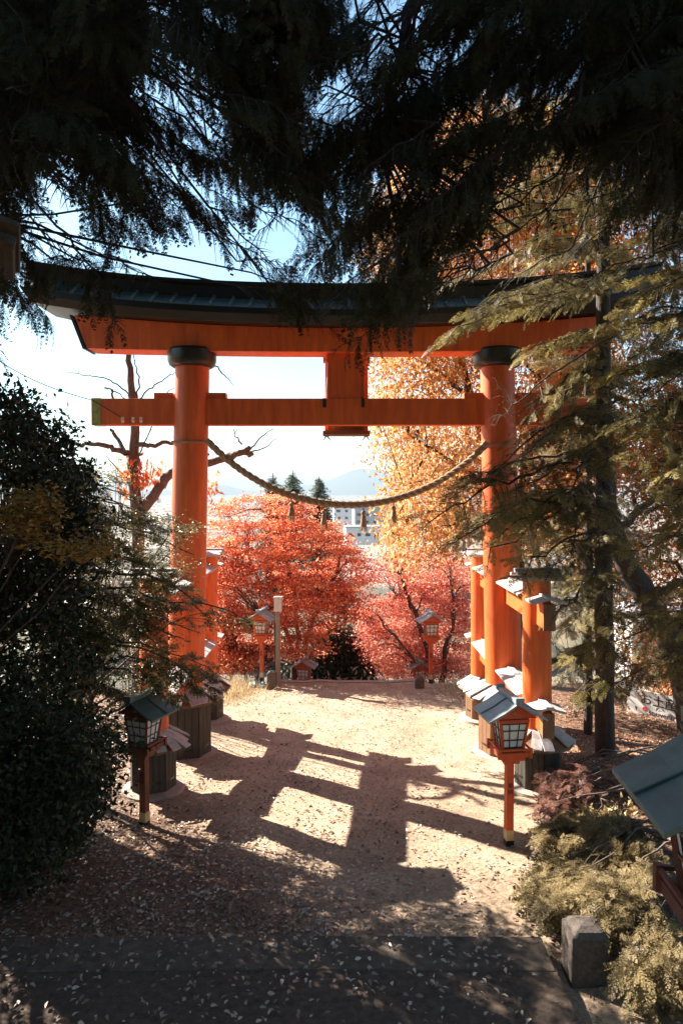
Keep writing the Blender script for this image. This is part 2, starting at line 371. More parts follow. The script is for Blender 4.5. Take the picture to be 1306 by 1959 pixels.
# ------------------------------------------------------------------ terrain
def grid_axis(spec):
    out = []
    for a, b, st in spec: out += list(np.arange(a, b, st))
    return np.array(sorted(set(np.round(out, 3))))
def ground_mat():
    m, n, b = newmat('packed gravelly earth'); L = n.links.new; N = n.nodes.new
    geo = N('ShaderNodeNewGeometry'); sx = N('ShaderNodeSeparateXYZ'); L(geo.outputs['Position'], sx.inputs[0])
    def noise(sc, det=8, ro=.7):
        q = N('ShaderNodeTexNoise'); q.inputs['Scale'].default_value = sc; q.inputs['Detail'].default_value = det; q.inputs['Roughness'].default_value = ro; L(geo.outputs['Position'], q.inputs[0]); return q
    n1 = noise(1.1, 5); n2 = noise(22); n3 = noise(90, 4)
    r1 = N('ShaderNodeValToRGB'); e = r1.color_ramp.elements; e[0].position = .35; e[0].color = (.33, .24, .17, 1); e[1].position = .62; e[1].color = (.50, .385, .275, 1); L(n1.outputs[0], r1.inputs[0])
    r2 = N('ShaderNodeValToRGB'); e = r2.color_ramp.elements; e[0].position = .36; e[0].color = (.45, .42, .40, 1); e[1].position = .58; e[1].color = (1.08, 1.06, 1.03, 1); L(n2.outputs[0], r2.inputs[0])
    mu = N('ShaderNodeMix'); mu.data_type = 'RGBA'; mu.blend_type = 'MULTIPLY'; mu.inputs[0].default_value = .75; L(r1.outputs[0], mu.inputs[6]); L(r2.outputs[0], mu.inputs[7])
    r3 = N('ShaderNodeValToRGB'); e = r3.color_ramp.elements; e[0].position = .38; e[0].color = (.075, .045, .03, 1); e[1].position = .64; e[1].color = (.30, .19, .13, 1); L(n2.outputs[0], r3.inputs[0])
    # leaf mould away from the trodden path; near left, shade painted in as well
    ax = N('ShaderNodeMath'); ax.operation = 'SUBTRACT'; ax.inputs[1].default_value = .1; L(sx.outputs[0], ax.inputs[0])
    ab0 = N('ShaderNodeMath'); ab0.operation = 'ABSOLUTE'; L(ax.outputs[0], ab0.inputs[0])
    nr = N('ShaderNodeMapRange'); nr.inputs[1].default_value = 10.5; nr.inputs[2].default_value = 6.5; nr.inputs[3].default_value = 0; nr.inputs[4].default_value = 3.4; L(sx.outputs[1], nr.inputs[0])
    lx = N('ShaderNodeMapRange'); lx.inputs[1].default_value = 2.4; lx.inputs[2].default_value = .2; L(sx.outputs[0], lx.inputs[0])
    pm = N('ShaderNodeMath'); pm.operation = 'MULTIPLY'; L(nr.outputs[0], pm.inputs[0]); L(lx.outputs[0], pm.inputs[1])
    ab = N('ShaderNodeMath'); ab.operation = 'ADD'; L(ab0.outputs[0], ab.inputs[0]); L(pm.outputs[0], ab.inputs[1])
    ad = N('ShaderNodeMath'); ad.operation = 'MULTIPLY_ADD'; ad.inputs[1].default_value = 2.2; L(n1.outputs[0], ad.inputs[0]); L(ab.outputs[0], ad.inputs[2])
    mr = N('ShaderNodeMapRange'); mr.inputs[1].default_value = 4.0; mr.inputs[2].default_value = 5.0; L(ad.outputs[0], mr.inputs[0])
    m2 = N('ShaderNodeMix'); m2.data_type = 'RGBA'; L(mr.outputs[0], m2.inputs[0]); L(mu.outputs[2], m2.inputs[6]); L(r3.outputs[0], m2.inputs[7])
    # far land
    far = N('ShaderNodeMapRange'); far.inputs[1].default_value = 18.7; far.inputs[2].default_value = 20; L(sx.outputs[1], far.inputs[0])
    n4 = N('ShaderNodeTexNoise'); n4.inputs['Scale'].default_value = .02; n4.inputs['Detail'].default_value = 10; L(geo.outputs['Position'], n4.inputs[0])
    r4 = N('ShaderNodeValToRGB'); e = r4.color_ramp.elements; e[0].position = .40; e[0].color = (.10, .09, .065, 1); e[1].position = .60; e[1].color = (.34, .29, .25, 1); L(n4.outputs[0], r4.inputs[0])
    m3 = N('ShaderNodeMix'); m3.data_type = 'RGBA'; L(far.outputs[0], m3.inputs[0]); L(m2.outputs[2], m3.inputs[6]); L(r4.outputs[0], m3.inputs[7])
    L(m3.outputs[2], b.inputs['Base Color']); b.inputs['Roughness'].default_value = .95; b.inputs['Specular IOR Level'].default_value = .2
    bp = N('ShaderNodeBump'); bp.inputs['Strength'].default_value = .7; bp.inputs['Distance'].default_value = .03; L(n2.outputs[0], bp.inputs['Height'])
    bp2 = N('ShaderNodeBump'); bp2.inputs['Strength'].default_value = .5; bp2.inputs['Distance'].default_value = .012; L(n3.outputs[0], bp2.inputs['Height']); L(bp.outputs[0], bp2.inputs['Normal']); L(bp2.outputs[0], b.inputs['Normal'])
    return m
GM = ground_mat()
gx = grid_axis([(-11500, -1000, 1500), (-1000, -100, 150), (-100, -14, 8), (-14, 14, .25), (14, 100, 8), (100, 1000, 150), (1000, 11501, 1500)])
gy = grid_axis([(-2000, -20, 400), (-20, 3, 2), (3, 26, .2), (26, 120, 4), (120, 400, 20), (400, 12501, 800)])
X, Y = np.meshgrid(gx, gy); Z = ground(X, Y); nx, ny = len(gx), len(gy)
i = (np.arange(ny - 1)[:, None] * nx + np.arange(nx - 1)[None]).ravel()
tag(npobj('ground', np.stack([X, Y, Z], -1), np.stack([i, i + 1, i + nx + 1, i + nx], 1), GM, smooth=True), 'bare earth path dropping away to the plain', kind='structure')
# hills on the horizon
hx = np.linspace(-8000, 8000, 161); V = []
for k, (yy, s) in enumerate(((7200, 0), (7800, 1), (8600, .6), (9600, 0))):
    h = (90 + 90 * np.sin(hx / 700 + 1) + 60 * np.sin(hx / 310 + .4) + 25 * np.sin(hx / 130)) ; h = np.clip(h, 20, None) + 35
    V.append(np.stack([hx, np.full_like(hx, yy), -42 + s * h * 1.05], -1))
V = np.array(V).reshape(-1, 3); nxh = len(hx); i = (np.arange(3)[:, None] * nxh + np.arange(nxh - 1)[None]).ravel()
tag(npobj('hills', V, np.stack([i, i + 1, i + nxh + 1, i + nxh], 1), mat('forested hills', (.05, .07, .05), (.08, .09, .06), rough=1, scale=.004), smooth=True), kind='structure')

# ------------------------------------------------------------------ torii gate
TY = 12.3; XC = .06; HB = 2.92; HT = 2.72
FY, BY = 10.27, 14.4
torii = empty('torii_gate', (XC, TY, 0), 'large vermilion torii gate with a black tiled roof standing across the path', 'torii gate')
def pillar(xb, xt, y, z0, z1, r0, r1, name='pillar', lab=None):
    b = MB(); n = 40; vs = []; fs = []; K = 12
    for k in range(K + 1):
        t = k / K; x = xb + (xt - xb) * t; r = r0 + (r1 - r0) * t; z = z0 + (z1 - z0) * t
        for a in range(n): q = 2 * math.pi * a / n; vs.append((x + r * math.cos(q), y + r * math.sin(q), z))
    for k in range(K):
        for a in range(n): a2 = (a + 1) % n; fs.append((k * n + a, k * n + a2, (k + 1) * n + a2, (k + 1) * n + a))
    fs.append(tuple(reversed(range(n)))); fs.append(tuple(range(K * n, K * n + n))); b.add(vs, fs)
    return b.build(name, VERM, torii, smooth=True, label=lab)
def curve_z(x, k): return k * (x - XC) ** 2
for s in (-1, 1):
    pillar(XC + s * HB, XC + s * HT, TY, -.1, 7.20, .335, .30, 'main_pillar')
    b = MB(); b.lathe((XC + s * (HT + .01), TY, 0), [(.34, 6.98), (.40, 7.02), (.43, 7.10), (.43, 7.2), (.435, 7.26), (.40, 7.30)], 40); b.build('pillar_ring', BLACKP, torii, smooth=True)
    for yy, zt in ((FY, 3.46), (BY, 3.42)):
        g0 = G(XC + s * HB, yy)
        p = pillar(XC + s * HB, XC + s * (HB - .04), yy, g0 - .1, zt, .225, .205, 'support_pillar')
        # hat of bleached boards on the support pillar
        b = MB(); 
        for j in (-1, 1):
            rot = Matrix.Rotation(R(-14 * j), 3, 'X'); b.box((XC + s * (HB - .04), yy + j * .165, zt + .065), (.64, .36, .05), rot)
        b.box((XC + s * (HB - .04), yy, zt + .12), (.68, .12, .06)); b.build('pillar_cap', BLEACH, p, bevel=.006)
    # tie beams running fore and aft between main and support pillars
    for zc, hh in ((1.42, .34), (2.98, .36)):
        b = MB(); b.box((XC + s * (HB - .02), (FY + BY) / 2, zc), (.15, BY - FY + 1.15, hh)); tb = b.build('tie_beam', VERM, torii, bevel=.006)
        for y0, y1 in ((FY + .21, TY - .34), (TY + .34, BY - .21), (FY - .62, FY - .235), (BY + .235, BY + .62)):
            b = MB(); zz = zc + hh / 2 + .035
            for j in (-1, 1): b.box((XC + s * (HB - .02) + j * .125, (y0 + y1) / 2, zz + .008), (.26, y1 - y0, .035), Matrix.Rotation(R(15 * j), 3, 'Y'))
            b.box((XC + s * (HB - .02), (y0 + y1) / 2, zz + .05), (.1, y1 - y0 + .02, .04)); b.build('beam_cap', BLEACH, tb, bevel=.004)
        for ye, dr in ((FY - .585, -1), (BY + .585, 1)):
            b = MB(); b.box((XC + s * (HB - .02), ye, zc - .01), (.172, .03, hh + .02)); b.build('end_board', BROWNW, tb, bevel=.004)
# board sleeves and board skirts round the feet
for s in (-1, 1):
    for yy, rr, hh, sk, pr in ((FY, .31, .68, .56, .225), (TY, .44, 1.0, .74, .335), (BY, .31, .66, .55, .225)):
        x = XC + s * HB; g0 = G(x, yy)
        if yy == TY: hh = 1.02
        b = MB(); b.lathe((x, yy, g0), [(rr + .17, -.12), (rr + .15, .04), (rr + .02, .07)], 24); b.build('footing', CONC, torii, smooth=True)
        b = MB(); n = 8
        for k in range(n):
            a0 = 2 * math.pi * (k + .5) / n; c, sn = math.cos(a0), math.sin(a0); wd = 2 * rr * math.tan(math.pi / n)
            rot = Matrix.Rotation(a0 - math.pi / 2, 3, 'Z')
            for j in range(3):
                o = (j - 1) * wd / 3; pz = random.uniform(-.01, .01)
                b.box((x + c * rr - sn * o, yy + sn * rr + c * o, g0 + .06 + hh / 2 + pz), (wd / 3 - .006, .028, hh), rot)
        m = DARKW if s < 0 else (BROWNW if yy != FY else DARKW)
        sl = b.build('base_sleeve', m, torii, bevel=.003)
        b = MB(); b.lathe((x, yy, g0), [(rr + .022, .2), (rr + .024, .235)], 40, cap=False); b.build('band', BLACKP, sl)
        b = MB(); nb = 17
        for k in range(nb):
            if random.random() < .10: continue
            a0 = 2 * math.pi * (k + random.uniform(-.22, .22)) / nb; rad = Vector((math.cos(a0), math.sin(a0), 0))
            r0_, r1_ = pr - .01, sk + random.uniform(-.07, .05); z0_ = g0 + hh + .25; z1_ = g0 + hh + .06 + random.uniform(-.02, .02)
            L_ = math.hypot(r1_ - r0_, z1_ - z0_); rot = Matrix.Rotation(a0, 3, 'Z') @ Matrix.Rotation(math.atan2(z0_ - z1_, r1_ - r0_), 3, 'Y') @ Matrix.Rotation(R(random.uniform(-8, 8)), 3, 'X')
            b.box(Vector((x, yy, (z0_ + z1_) / 2 + (k % 2) * .02)) + rad * ((r0_ + r1_) / 2), (L_, sk * 2 * math.pi / nb * .74, .022), rot)
        b.build('board_skirt', BLEACH, sl, bevel=.003)
        b = MB(); b.lathe((x, yy, g0), [(sk - .04, hh + .02), (sk - .06, hh + .05), (pr + .01, hh + .20), (pr + .01, hh + .02)], 16); b.build('skirt_board', BROWNW, sl)
# shimaki: the painted lintel, gently bowed
XE = 4.62
def sec_lintel(x):
    zb = 7.215 + curve_z(x, .0030); zt = 7.625 + curve_z(x, .0105); sl = (abs(x - XC) > XE - .02) * .10 * (1 if x > XC else -1)
    return [(x - sl, TY - .25, zb), (x + sl, TY - .29, zt), (x + sl, TY + .29, zt), (x - sl, TY + .25, zb)]
b = MB(); b.sweep(list(np.linspace(XC - XE, XC + XE, 25)), sec_lintel); b.build('lintel', VERM, torii, bevel=.008)
for s in (-1, 1):
    b = MB(); x = XC + s * (XE + .02)
    zb, zt = 7.215 + curve_z(x, .003), 7.625 + curve_z(x, .0105)
    q = [(x - s * .10, TY - .262, zb - .012), (x - s * .10, TY + .262, zb - .012), (x + s * .11, TY + .30, zt - .004), (x + s * .11, TY - .30, zt - .004)]
    b.add(q + [(a + s * .05, c, d) for a, c, d in q], [(0, 1, 2, 3), (7, 6, 5, 4), (0, 4, 5, 1), (1, 5, 6, 2), (2, 6, 7, 3), (3, 7, 4, 0)]); b.build('lintel_end_plate', BLACKP, torii)
# roof: black eave slab, copper tile slopes with battens, ridge box
XR = 5.45
def rz(x): return 7.63 + curve_z(x, .0095) + .00012 * abs(x - XC) ** 4
def sec_eave(x):
    z = rz(x); e = .08 * (abs(x - XC) - XR > -.05) * (1 if x > XC else -1)
    return [(x - e, TY - .52, z), (x, TY - .62, z + .13), (x + e, TY - .62, z + .24), (x + e, TY + .62, z + .24), (x, TY + .62, z + .13), (x - e, TY + .52, z)]
xs = list(np.linspace(XC - XR, XC + XR, 33))
b = MB(); b.sweep(xs, sec_eave); roof = b.build('roof', BLACKP, torii, bevel=.01)
def sec_slope(x): z = rz(x) + .244; return [(x, TY - .60, z), (x, TY - .24, z + .23), (x, TY + .24, z + .23), (x, TY + .60, z)]
b = MB(); b.sweep(xs, sec_slope)
for x in np.arange(XC - XR + .15, XC + XR, .335):
    z = rz(x) + .262
    for j in (-1, 1): b.tube([(x, TY + j * .625, z - .018), (x, TY + j * .23, z + .232)], .035, 8)
b.build('roof_tiles', ROOFT, roof)
def sec_ridge(x):
    z = rz(x) + .455; return [(x, TY - .20, z), (x, TY - .20, z + .24), (x, TY - .27, z + .26), (x, TY - .27, z + .32), (x, TY, z + .37), (x, TY + .27, z + .32), (x, TY + .27, z + .26), (x, TY + .20, z + .24), (x, TY + .20, z)]
b = MB(); b.sweep(list(np.linspace(XC - XR - .12, XC + XR + .12, 33)), sec_ridge); b.build('roof_ridge', BLACKP, roof, bevel=.008)
# nuki: straight tie beam with brass end plates, wedges and the central strut with tablet
zc_n = 6.185; XN = 4.48
b = MB(); b.box((XC, TY, zc_n), (2 * XN, .26, .47)); nuki = b.build('crossbeam', VERM, torii, bevel=.006)
for s in (-1, 1):
    b = MB(); b.box((XC + s * (XN - .07), TY, zc_n), (.17, .272, .482)); b.build('end_plate', GOLD, nuki, bevel=.004)
    for d in (-1, 1):
        xw = XC + s * 2.755 + d * .47; b = MB(); b.box((xw, TY, 6.425 + .045), (.34, .20, .11)); b.build('wedge', VERM, torii, bevel=.006)
b = MB(); b.box((XC - .02, TY, 6.82), (.60, .22, .80)); b.build('strut', VERM, torii, bevel=.005)
tb = MB(); rot = Matrix.Rotation(R(-9), 3, 'X'); tb.box((XC + .03, TY + .36, 6.52), (.70, .06, 1.36), rot); tab = tb.build('name_tablet', BROWNW, torii, bevel=.006)
b = MB()
for s in (-1, 1): b.box((XC + .03 + s * .36, TY + .36, 6.52), (.07, .13, 1.44), rot)
b.build('tablet_frame', VERM, tab, bevel=.006)
b = MB(); b.box(Vector((XC + .03, TY + .36, 6.52)) + rot @ Vector((0, 0, -.70)), (.86, .16, .07), rot); b2_ = MB(); b2_.box(Vector((XC + .03, TY + .36, 6.52)) + rot @ Vector((0, 0, .70)), (.86, .16, .07), rot)
for s in (-1, 1):
    for k in (-1, 1): b.tube([Vector((XC + .03 + s * .36, TY + .36, 6.52)) + rot @ Vector((0, 0, -.73)), Vector((XC + .03 + s * .36 + k * .07, TY + .33, 5.70))], [.02, .004], 5)
b.build('bottom_rail', BROWNW, tab); b2_.build('top_rail', BROWNW, tab)
for x in (XC - .36, XC + .32): b = MB(); b.box((x, TY - .142, 6.34), (.055, .02, .16)); b.build('iron_strap', BLACKP, nuki)
b = MB(); b.tube([(XC - .33, TY - .15, 6.42), (XC - .30, TY - .14, 7.05)], .008, 5); b.build('tie_rod', WHITEB, nuki)

# straw rope with tassels
p0 = P(396, 842, TY - .33); p1 = P(932, 848, TY - .33); N = 120; cen = []
for k in range(N + 1):
    t = k / N; x = p0.x + (p1.x - p0.x) * t; u = 2 * t - 1; z = (p0.z + (p1.z - p0.z) * t) - 1.10 * (1 - (math.cosh(1.5 * u) - 1) / (math.cosh(1.5) - 1)); cen.append(Vector((x, TY - .33 + .05 * math.sin(3 * t), z)))
rope = empty('sacred_rope', cen[0], 'thick twisted straw rope sagging between the two main pillars of the gate', 'rope')
b = MB(); L = 0; prev = cen[0]; strands = [[], [], []]
for k, c in enumerate(cen):
    L += (c - prev).length; prev = c; t = (cen[min(k + 1, N)] - cen[max(k - 1, 0)]).normalized(); u = Vector((0, 1, 0)); v = t.cross(u).normalized()
    rr = .032 * (1.2 if .2 < k / N < .8 else 1)
    for j in range(3): a = L * 17 + j * 2.094; strands[j].append(c + (u * math.cos(a) + v * math.sin(a)) * rr)
for st in strands: b.tube(st, .033, 7)
b.build('twisted_strands', STRAW, rope, smooth=True)
for px, ln in ((558, .34), (619, .36), (694, .38), (754, .34)):
    k = min(range(N + 1), key=lambda i: abs(proj(cen[i])[0][0] - px)); c = cen[k]
    b = MB(); b.tube([c, c - Vector((0, 0, .13))], .012, 5); zz = c.z - .12
    b.lathe((c.x, c.y, zz), [(.02, 0), (.042, -.02), (.045, -.05), (.03, -.075), (.04, -.11), (.062, -ln + .12), (.06, -ln + .1)], 12)
    for q in range(22):
        a = random.uniform(0, 6.28); b.tube([(c.x + .035 * math.cos(a), c.y + .035 * math.sin(a), zz - .09), (c.x + .065 * math.cos(a), c.y + .065 * math.sin(a), zz - ln + random.uniform(-.03, .07))], [.008, .004], 4)
    b.build('tassel', STRAW, rope, smooth=True)
for kk in (0, N):
    sx_ = -1 if kk == 0 else 1; c = cen[kk]; b = MB(); xx = XC + sx_ * 2.775
    b.tube([(xx + .325 * math.cos(a), TY + .325 * math.sin(a), c.z + .03 * math.sin(a)) for a in np.linspace(0, 2 * math.pi, 25)], .02, 6); b.build('binding', STRAW, rope, smooth=True)

# wire with insulators
e0 = P(60, 690, TY - .9); e1 = P(178, 766, TY - .16); e2 = P(238, 802, TY - .17)
wr = empty('overhead_wire', e1, 'thin wire running from the left trees to insulators on the crossbeam', 'wire')
b = MB(); far = P(-200, 520, TY - 2); pts = [far.lerp(e1, t) - Vector((0, 0, .35 * math.sin(math.pi * t))) for t in np.linspace(0, 1, 16)]; b.tube(pts, .008, 5); b.tube([e1, e2], .007, 5); b.build('cable', BLACKP, wr)
for px in (235, 255, 270):
    q = P(px, 803, TY - .19); b = MB(); b.lathe((q.x, q.y, q.z), [(.02, .05), (.03, .03), (.018, .01), (.03, -.01), (.018, -.05)], 10); b.build('insulator', PAPER, wr, smooth=True)

# ------------------------------------------------------------------ lanterns
def text_mesh(s, size):
    c = bpy.data.curves.new('t', 'FONT'); c.body = s; c.size = size; c.align_x = 'CENTER'; c.align_y = 'CENTER'; c.extrude = .0015
    o = bpy.data.objects.new('t', c); COL.objects.link(o); dg = bpy.context.evaluated_depsgraph_get(); dg.update()
    me = bpy.data.meshes.new_from_object(o.evaluated_get(dg)); bpy.data.objects.remove(o); bpy.data.curves.remove(c); return me
def lantern(x, y, g, H, th, label, roofm, post_h=None, pm=None, group='roofed lanterns beside the path', sc=1.0):
    root = empty('wooden_lantern', (0, 0, 0), label, 'lantern', group)
    ph = H - .78 * sc
    pm = pm or VERM2
    b = MB(); b.box((0, 0, ph / 2 + .05), (.095 * sc, .095 * sc, ph + .1)); post = b.build('post', pm, root, bevel=.004)
    if ph > 1:
        b = MB(); b.box((0, 0, .22), (.099, .099, .13)); b.build('post_band', CREAM, post)
        b = MB(); b.box((0, 0, .06), (.101, .101, .19)); b.build('post_foot', BLACKP, post)
        me = text_mesh('奉\n納', .075); me.transform(Matrix.Translation((0, -.0485, ph * .66)) @ Matrix.Rotation(R(90), 4, 'X')); link('lettering', me, INK, post)
    b = MB(); b.box((0, 0, ph + .0), (.30 * sc, .30 * sc, .05)); b.box((0, 0, ph - .05 * sc), (.2 * sc, .2 * sc, .06 * sc)); b.box((0, 0, ph + .06 * sc), (.40 * sc, .38 * sc, .06 * sc))
    tray = b.build('tray', pm, root, bevel=.004)
    b = MB()
    for sx in (-1, 1):
        for sy in (-1, 1): b.box((sx * .20 * sc, sy * .19 * sc, ph + .085 * sc), (.035 * sc, .035 * sc, .12 * sc))
    for sx in (-1, 1): b.box((sx * .2 * sc, 0, ph + .13 * sc), (.02 * sc, .40 * sc, .02 * sc)); b.box((0, sx * .19 * sc, ph + .13 * sc), (.40 * sc, .02 * sc, .02 * sc))
    b.build('railing', pm, tray)
    z0 = ph + .09 * sc; z1 = z0 + .40 * sc; wb, wt, db, dt = .125 * sc, .175 * sc, .115 * sc, .16 * sc
    b = MB()
    for sx in (-1, 1):
        for sy in (-1, 1):
            b.tube([(sx * wb, sy * db, z0), (sx * wt, sy * dt, z1)], .022 * sc, 4)
    for zz, ww, dd in ((z0 + .015 * sc, wb, db), (z1 - .015 * sc, wt, dt)):
        for sg in (-1, 1): b.box((0, sg * dd, zz), (2 * ww, .03 * sc, .045 * sc)); b.box((sg * ww, 0, zz), (.03 * sc, 2 * dd, .045 * sc))
    body = b.build('lamp_frame', pm, root, bevel=.002)
    def face(u0, u1, v0, v1, zz0, zz1, off):
        pass
    for sy in (-1, 1):      # panes front/back
        b = MB(); t = .006 * sc
        q = [(-wb, sy * db, z0 + .03 * sc), (wb, sy * db, z0 + .03 * sc), (wt, sy * dt, z1 - .03 * sc), (-wt, sy * dt, z1 - .03 * sc)]
        b.add(q + [(a, c - sy * .008, d) for a, c, d in q], [(0, 1, 2, 3), (7, 6, 5, 4), (0, 4, 5, 1), (1, 5, 6, 2), (2, 6, 7, 3), (3, 7, 4, 0)]); b.build('paper_pane', PAPER, body)
        b = MB()
        for f in (-.36, .36): b.tube([(wb * f, sy * (db + .006), z0 + .03 * sc), (wt * f, sy * (dt + .006), z1 - .03 * sc)], .0065 * sc, 4)
        for f in (.36, .66): hw = wb + (wt - wb) * f; b.box((0, sy * (db + (dt - db) * f + .008), z0 + (z1 - z0) * f), (2 * hw, .009, .013 * sc))
        b.box((0, sy * (db + .01), z0 + .045 * sc), (2 * wb, .01, .02 * sc)); b.box((0, sy * (dt + .008), z1 - .045 * sc), (2 * wt, .01, .018 * sc)); b.build('lattice', BLACKP, body)
    for sx in (-1, 1):
        b = MB(); q = [(sx * wb, -db, z0 + .03 * sc), (sx * wb, db, z0 + .03 * sc), (sx * wt, dt, z1 - .03 * sc), (sx * wt, -dt, z1 - .03 * sc)]
        b.add(q + [(a - sx * .008, c, d) for a, c, d in q], [(0, 1, 2, 3), (7, 6, 5, 4), (0, 4, 5, 1), (1, 5, 6, 2), (2, 6, 7, 3), (3, 7, 4, 0)]); b.build('paper_pane', PAPER, body)
        b = MB()
        for f in (-.36, .36): b.tube([(sx * (wb + .006), db * f, z0 + .03 * sc), (sx * (wt + .006), dt * f, z1 - .03 * sc)], .0065 * sc, 4)
        for f in (.36, .66): b.box((sx * (wb + (wt - wb) * f + .008), 0, z0 + (z1 - z0) * f), (.009, 2 * (db + (dt - db) * f), .013 * sc))
        b.build('lattice', BLACKP, body)
    # gable board with a little crest
    b = MB(); zr = z1 + .21 * sc
    for sy in (-1, 1):
        yy = sy * .165 * sc; b.add([(-.30 * sc, yy - .01, z1 + .02), (.30 * sc, yy - .01, z1 + .02), (0, yy - .01, zr), (-.30 * sc, yy + .01, z1 + .02), (.30 * sc, yy + .01, z1 + .02), (0, yy + .01, zr)],
              [(0, 1, 2), (5, 4, 3), (0, 3, 4, 1), (1, 4, 5, 2), (2, 5, 3, 0)])
    gb = b.build('gable', pm, root)
    b = MB(); b.lathe((0, 0, 0), [(.0, -.004), (.022 * sc, -.004), (.022 * sc, .004), (.0, .004)], 8)
    for i_, v in enumerate(b.v): b.v[i_] = (v[0], v[2] - .18 * sc, v[1] + z1 + .085 * sc)
    b.build('crest', GOLD, gb)
    # two roof slabs, gently flared, and ridge cap
    rl = .30 * sc; roofb = MB()
    for sx in (-1, 1):
        pr = [(0, zr + .035 * sc), (.19 * sc, zr - .085 * sc), (.37 * sc, zr - .175 * sc)]; vs = []
        for (a, zz) in pr:
            for yy in (-rl, rl): vs += [(sx * a, yy, zz), (sx * a, yy, zz - .025 * sc)]
        fs = []
        for k in range(2):
            o = k * 4; fs += [(o, o + 2, o + 6, o + 4), (o + 1, o + 5, o + 7, o + 3), (o, o + 4, o + 5, o + 1), (o + 2, o + 3, o + 7, o + 6)]
        fs += [(0, 1, 3, 2), (8, 10, 11, 9)]; roofb.add(vs, fs)
        # standing seam across each slope
        roofb.tube([(0, .02 * sc, zr + .045 * sc), (sx * .19 * sc, .02 * sc, zr - .078 * sc), (sx * .375 * sc, .02 * sc, zr - .168 * sc)], .008 * sc, 5)
    rf = roofb.build('roof', roofm, root, bevel=.003)
    b = MB(); b.box((0, 0, zr + .055 * sc), (.09 * sc, 2 * rl + .06 * sc, .055 * sc)); b.box((0, -rl - .01, zr + .075 * sc), (.11 * sc, .05 * sc, .07 * sc)); b.box((0, rl + .01, zr + .075 * sc), (.11 * sc, .05 * sc, .07 * sc)); b.build('ridge_cap', roofm, rf, bevel=.004)
    root.location = (x, y, g); root.rotation_euler = (0, 0, th)
    return root
def at_ground(px, py, y):
    p = P(px, py, y); return p.x, y, p.z
x, y, z = at_ground(972, 1628, 8.43); lantern(x, y, z, 2.0, R(8), 'orange lantern with pale grey roof beside the right foot of the gate', GREYCU)
x, y, z = at_ground(277, 1592, 9.05); lantern(x, y, z, 1.90, R(-22), 'lantern in deep shade with a dark roof, in front of the bushes on the left', COPPER, pm=mat('vermilion darkened as shade', (.20, .05, .022), (.12, .032, .018), rough=.6, scale=12, bump=.2))  # paint made darker in place of the deep shade on this lantern
x, y, z = at_ground(501, 1306, 18.3); lantern(x, y, z, 2.0, R(-14), 'tall orange lantern standing beside the wooden pole at the far edge of the path', GREYCU)
x, y, z = at_ground(823, 1310, 18.3); lantern(x, y, z, 2.0, R(6), 'tall orange lantern behind the stone post on the far right edge of the path', GREYCU)
x, y, z = at_ground(582, 1386, 20.2); lantern(x, y, z, 2.02, R(-10), 'small looking red lantern just showing over the path edge before the dark hedge', GREYCU)
x, y, z = at_ground(622, 1395, 24.5); lantern(x, y, z, 2.2, R(-10), 'half hidden lantern furthest down the steps in front of the dark hedge', GREYCU)
x, y, z = at_ground(801, 1385, 20.6); lantern(x, y, z, 2.0, R(6), 'lantern showing only its head behind the far right stone post', GREYCU)
p = P(1392, 1528, 3.1); lantern(p.x, p.y, p.z - 2.07, 2.35, R(-4), 'close lantern with a broad dark green copper roof cut off by the right edge', COPPER, sc=1.12, pm=mat('lantern red with painted shade', (.16, .045, .025), (.09, .03, .02), rough=.6, scale=12, bump=.2))  # shade is put into the wood colour of this lantern
# eave of the notice shelter at the upper left
e = P(-32, 420, 3.6); ro = empty('shelter_roof', e, 'brown wooden roof corner poking in at the upper left edge', 'shelter roof')
b = MB(); rot = Matrix.Rotation(R(22), 3, 'Z') @ Matrix.Rotation(R(16), 3, 'Y') @ Matrix.Rotation(R(-12), 3, 'X')
b.box(e + Vector((-.28, .1, .04)), (.80, .5, .03), rot); b.build('roof_board', DARKW, ro, bevel=.004)
b = MB(); b.box(e + Vector((-.28, .1, -.02)) + rot @ Vector((0, -.18, -.01)), (.76, .045, .05), rot); b.box(e + Vector((-.28, .1, -.02)) + rot @ Vector((.35, 0, -.01)), (.045, .42, .05), rot); b.build('eave_beam', DARKW, ro, bevel=.004)
b = MB(); b.box((e.x - .45, e.y + .1, (e.z + G(e.x, 3.3)) / 2 - .1), (.12, .12, e.z - G(e.x, 3.3))); b.build('post', DARKW, ro, bevel=.004)

# ------------------------------------------------------------------ pole, stones, edging, step, sign, cloth
x, y, z = at_ground(532, 1312, 18.0); r_ = empty('wooden_pole', (x, y, z), 'weathered grey wooden pole carrying a white metal box', 'pole')
b = MB(); b.tube([(x, y, z - .2), (x, y, z + 1.2), (x - .01, y, z + 2.2)], [.075, .068, .062], 14); b.build('shaft', GREYPOLE, r_, smooth=True)
b = MB(); b.box((x + .01, y - .03, z + 2.18), (.19, .16, .36)); bx_ = b.build('meter_box', WHITEB, r_, bevel=.01); b = MB(); b.box((x + .01, y - .03, z + 2.375), (.23, .2, .025)); b.build('box_lid', WHITEB, bx_)
b = MB(); b.tube([(x - .085, y - .03, z + .1), (x - .085, y - .03, z + 1.5), (x - .09, y - .02, z + 2.35)], .014, 6); b.build('conduit', BLACKP, r_)
def stone_post(px, py, yy, w_, h_, label):
    x, y, z = at_ground(px, py, yy); b = MB(); b.box((x, y, z + h_ / 2 - .05), (w_, w_ * .9, h_ + .1), taper=(.96, .96)); b.lathe((x, y, z + h_), [(w_ * .62, -.02), (w_ * .5, .03), (w_ * .25, .055), (.01, .06)], 4, a0=math.pi / 4)
    o = b.build('stone_post', STONE, None, bevel=.02); tag(o, label, 'stone post', 'stone posts at the path edges'); return o
stone_post(520, 1319, 17.7, .25, .44, 'squat brown stone post at the foot of the wooden pole')
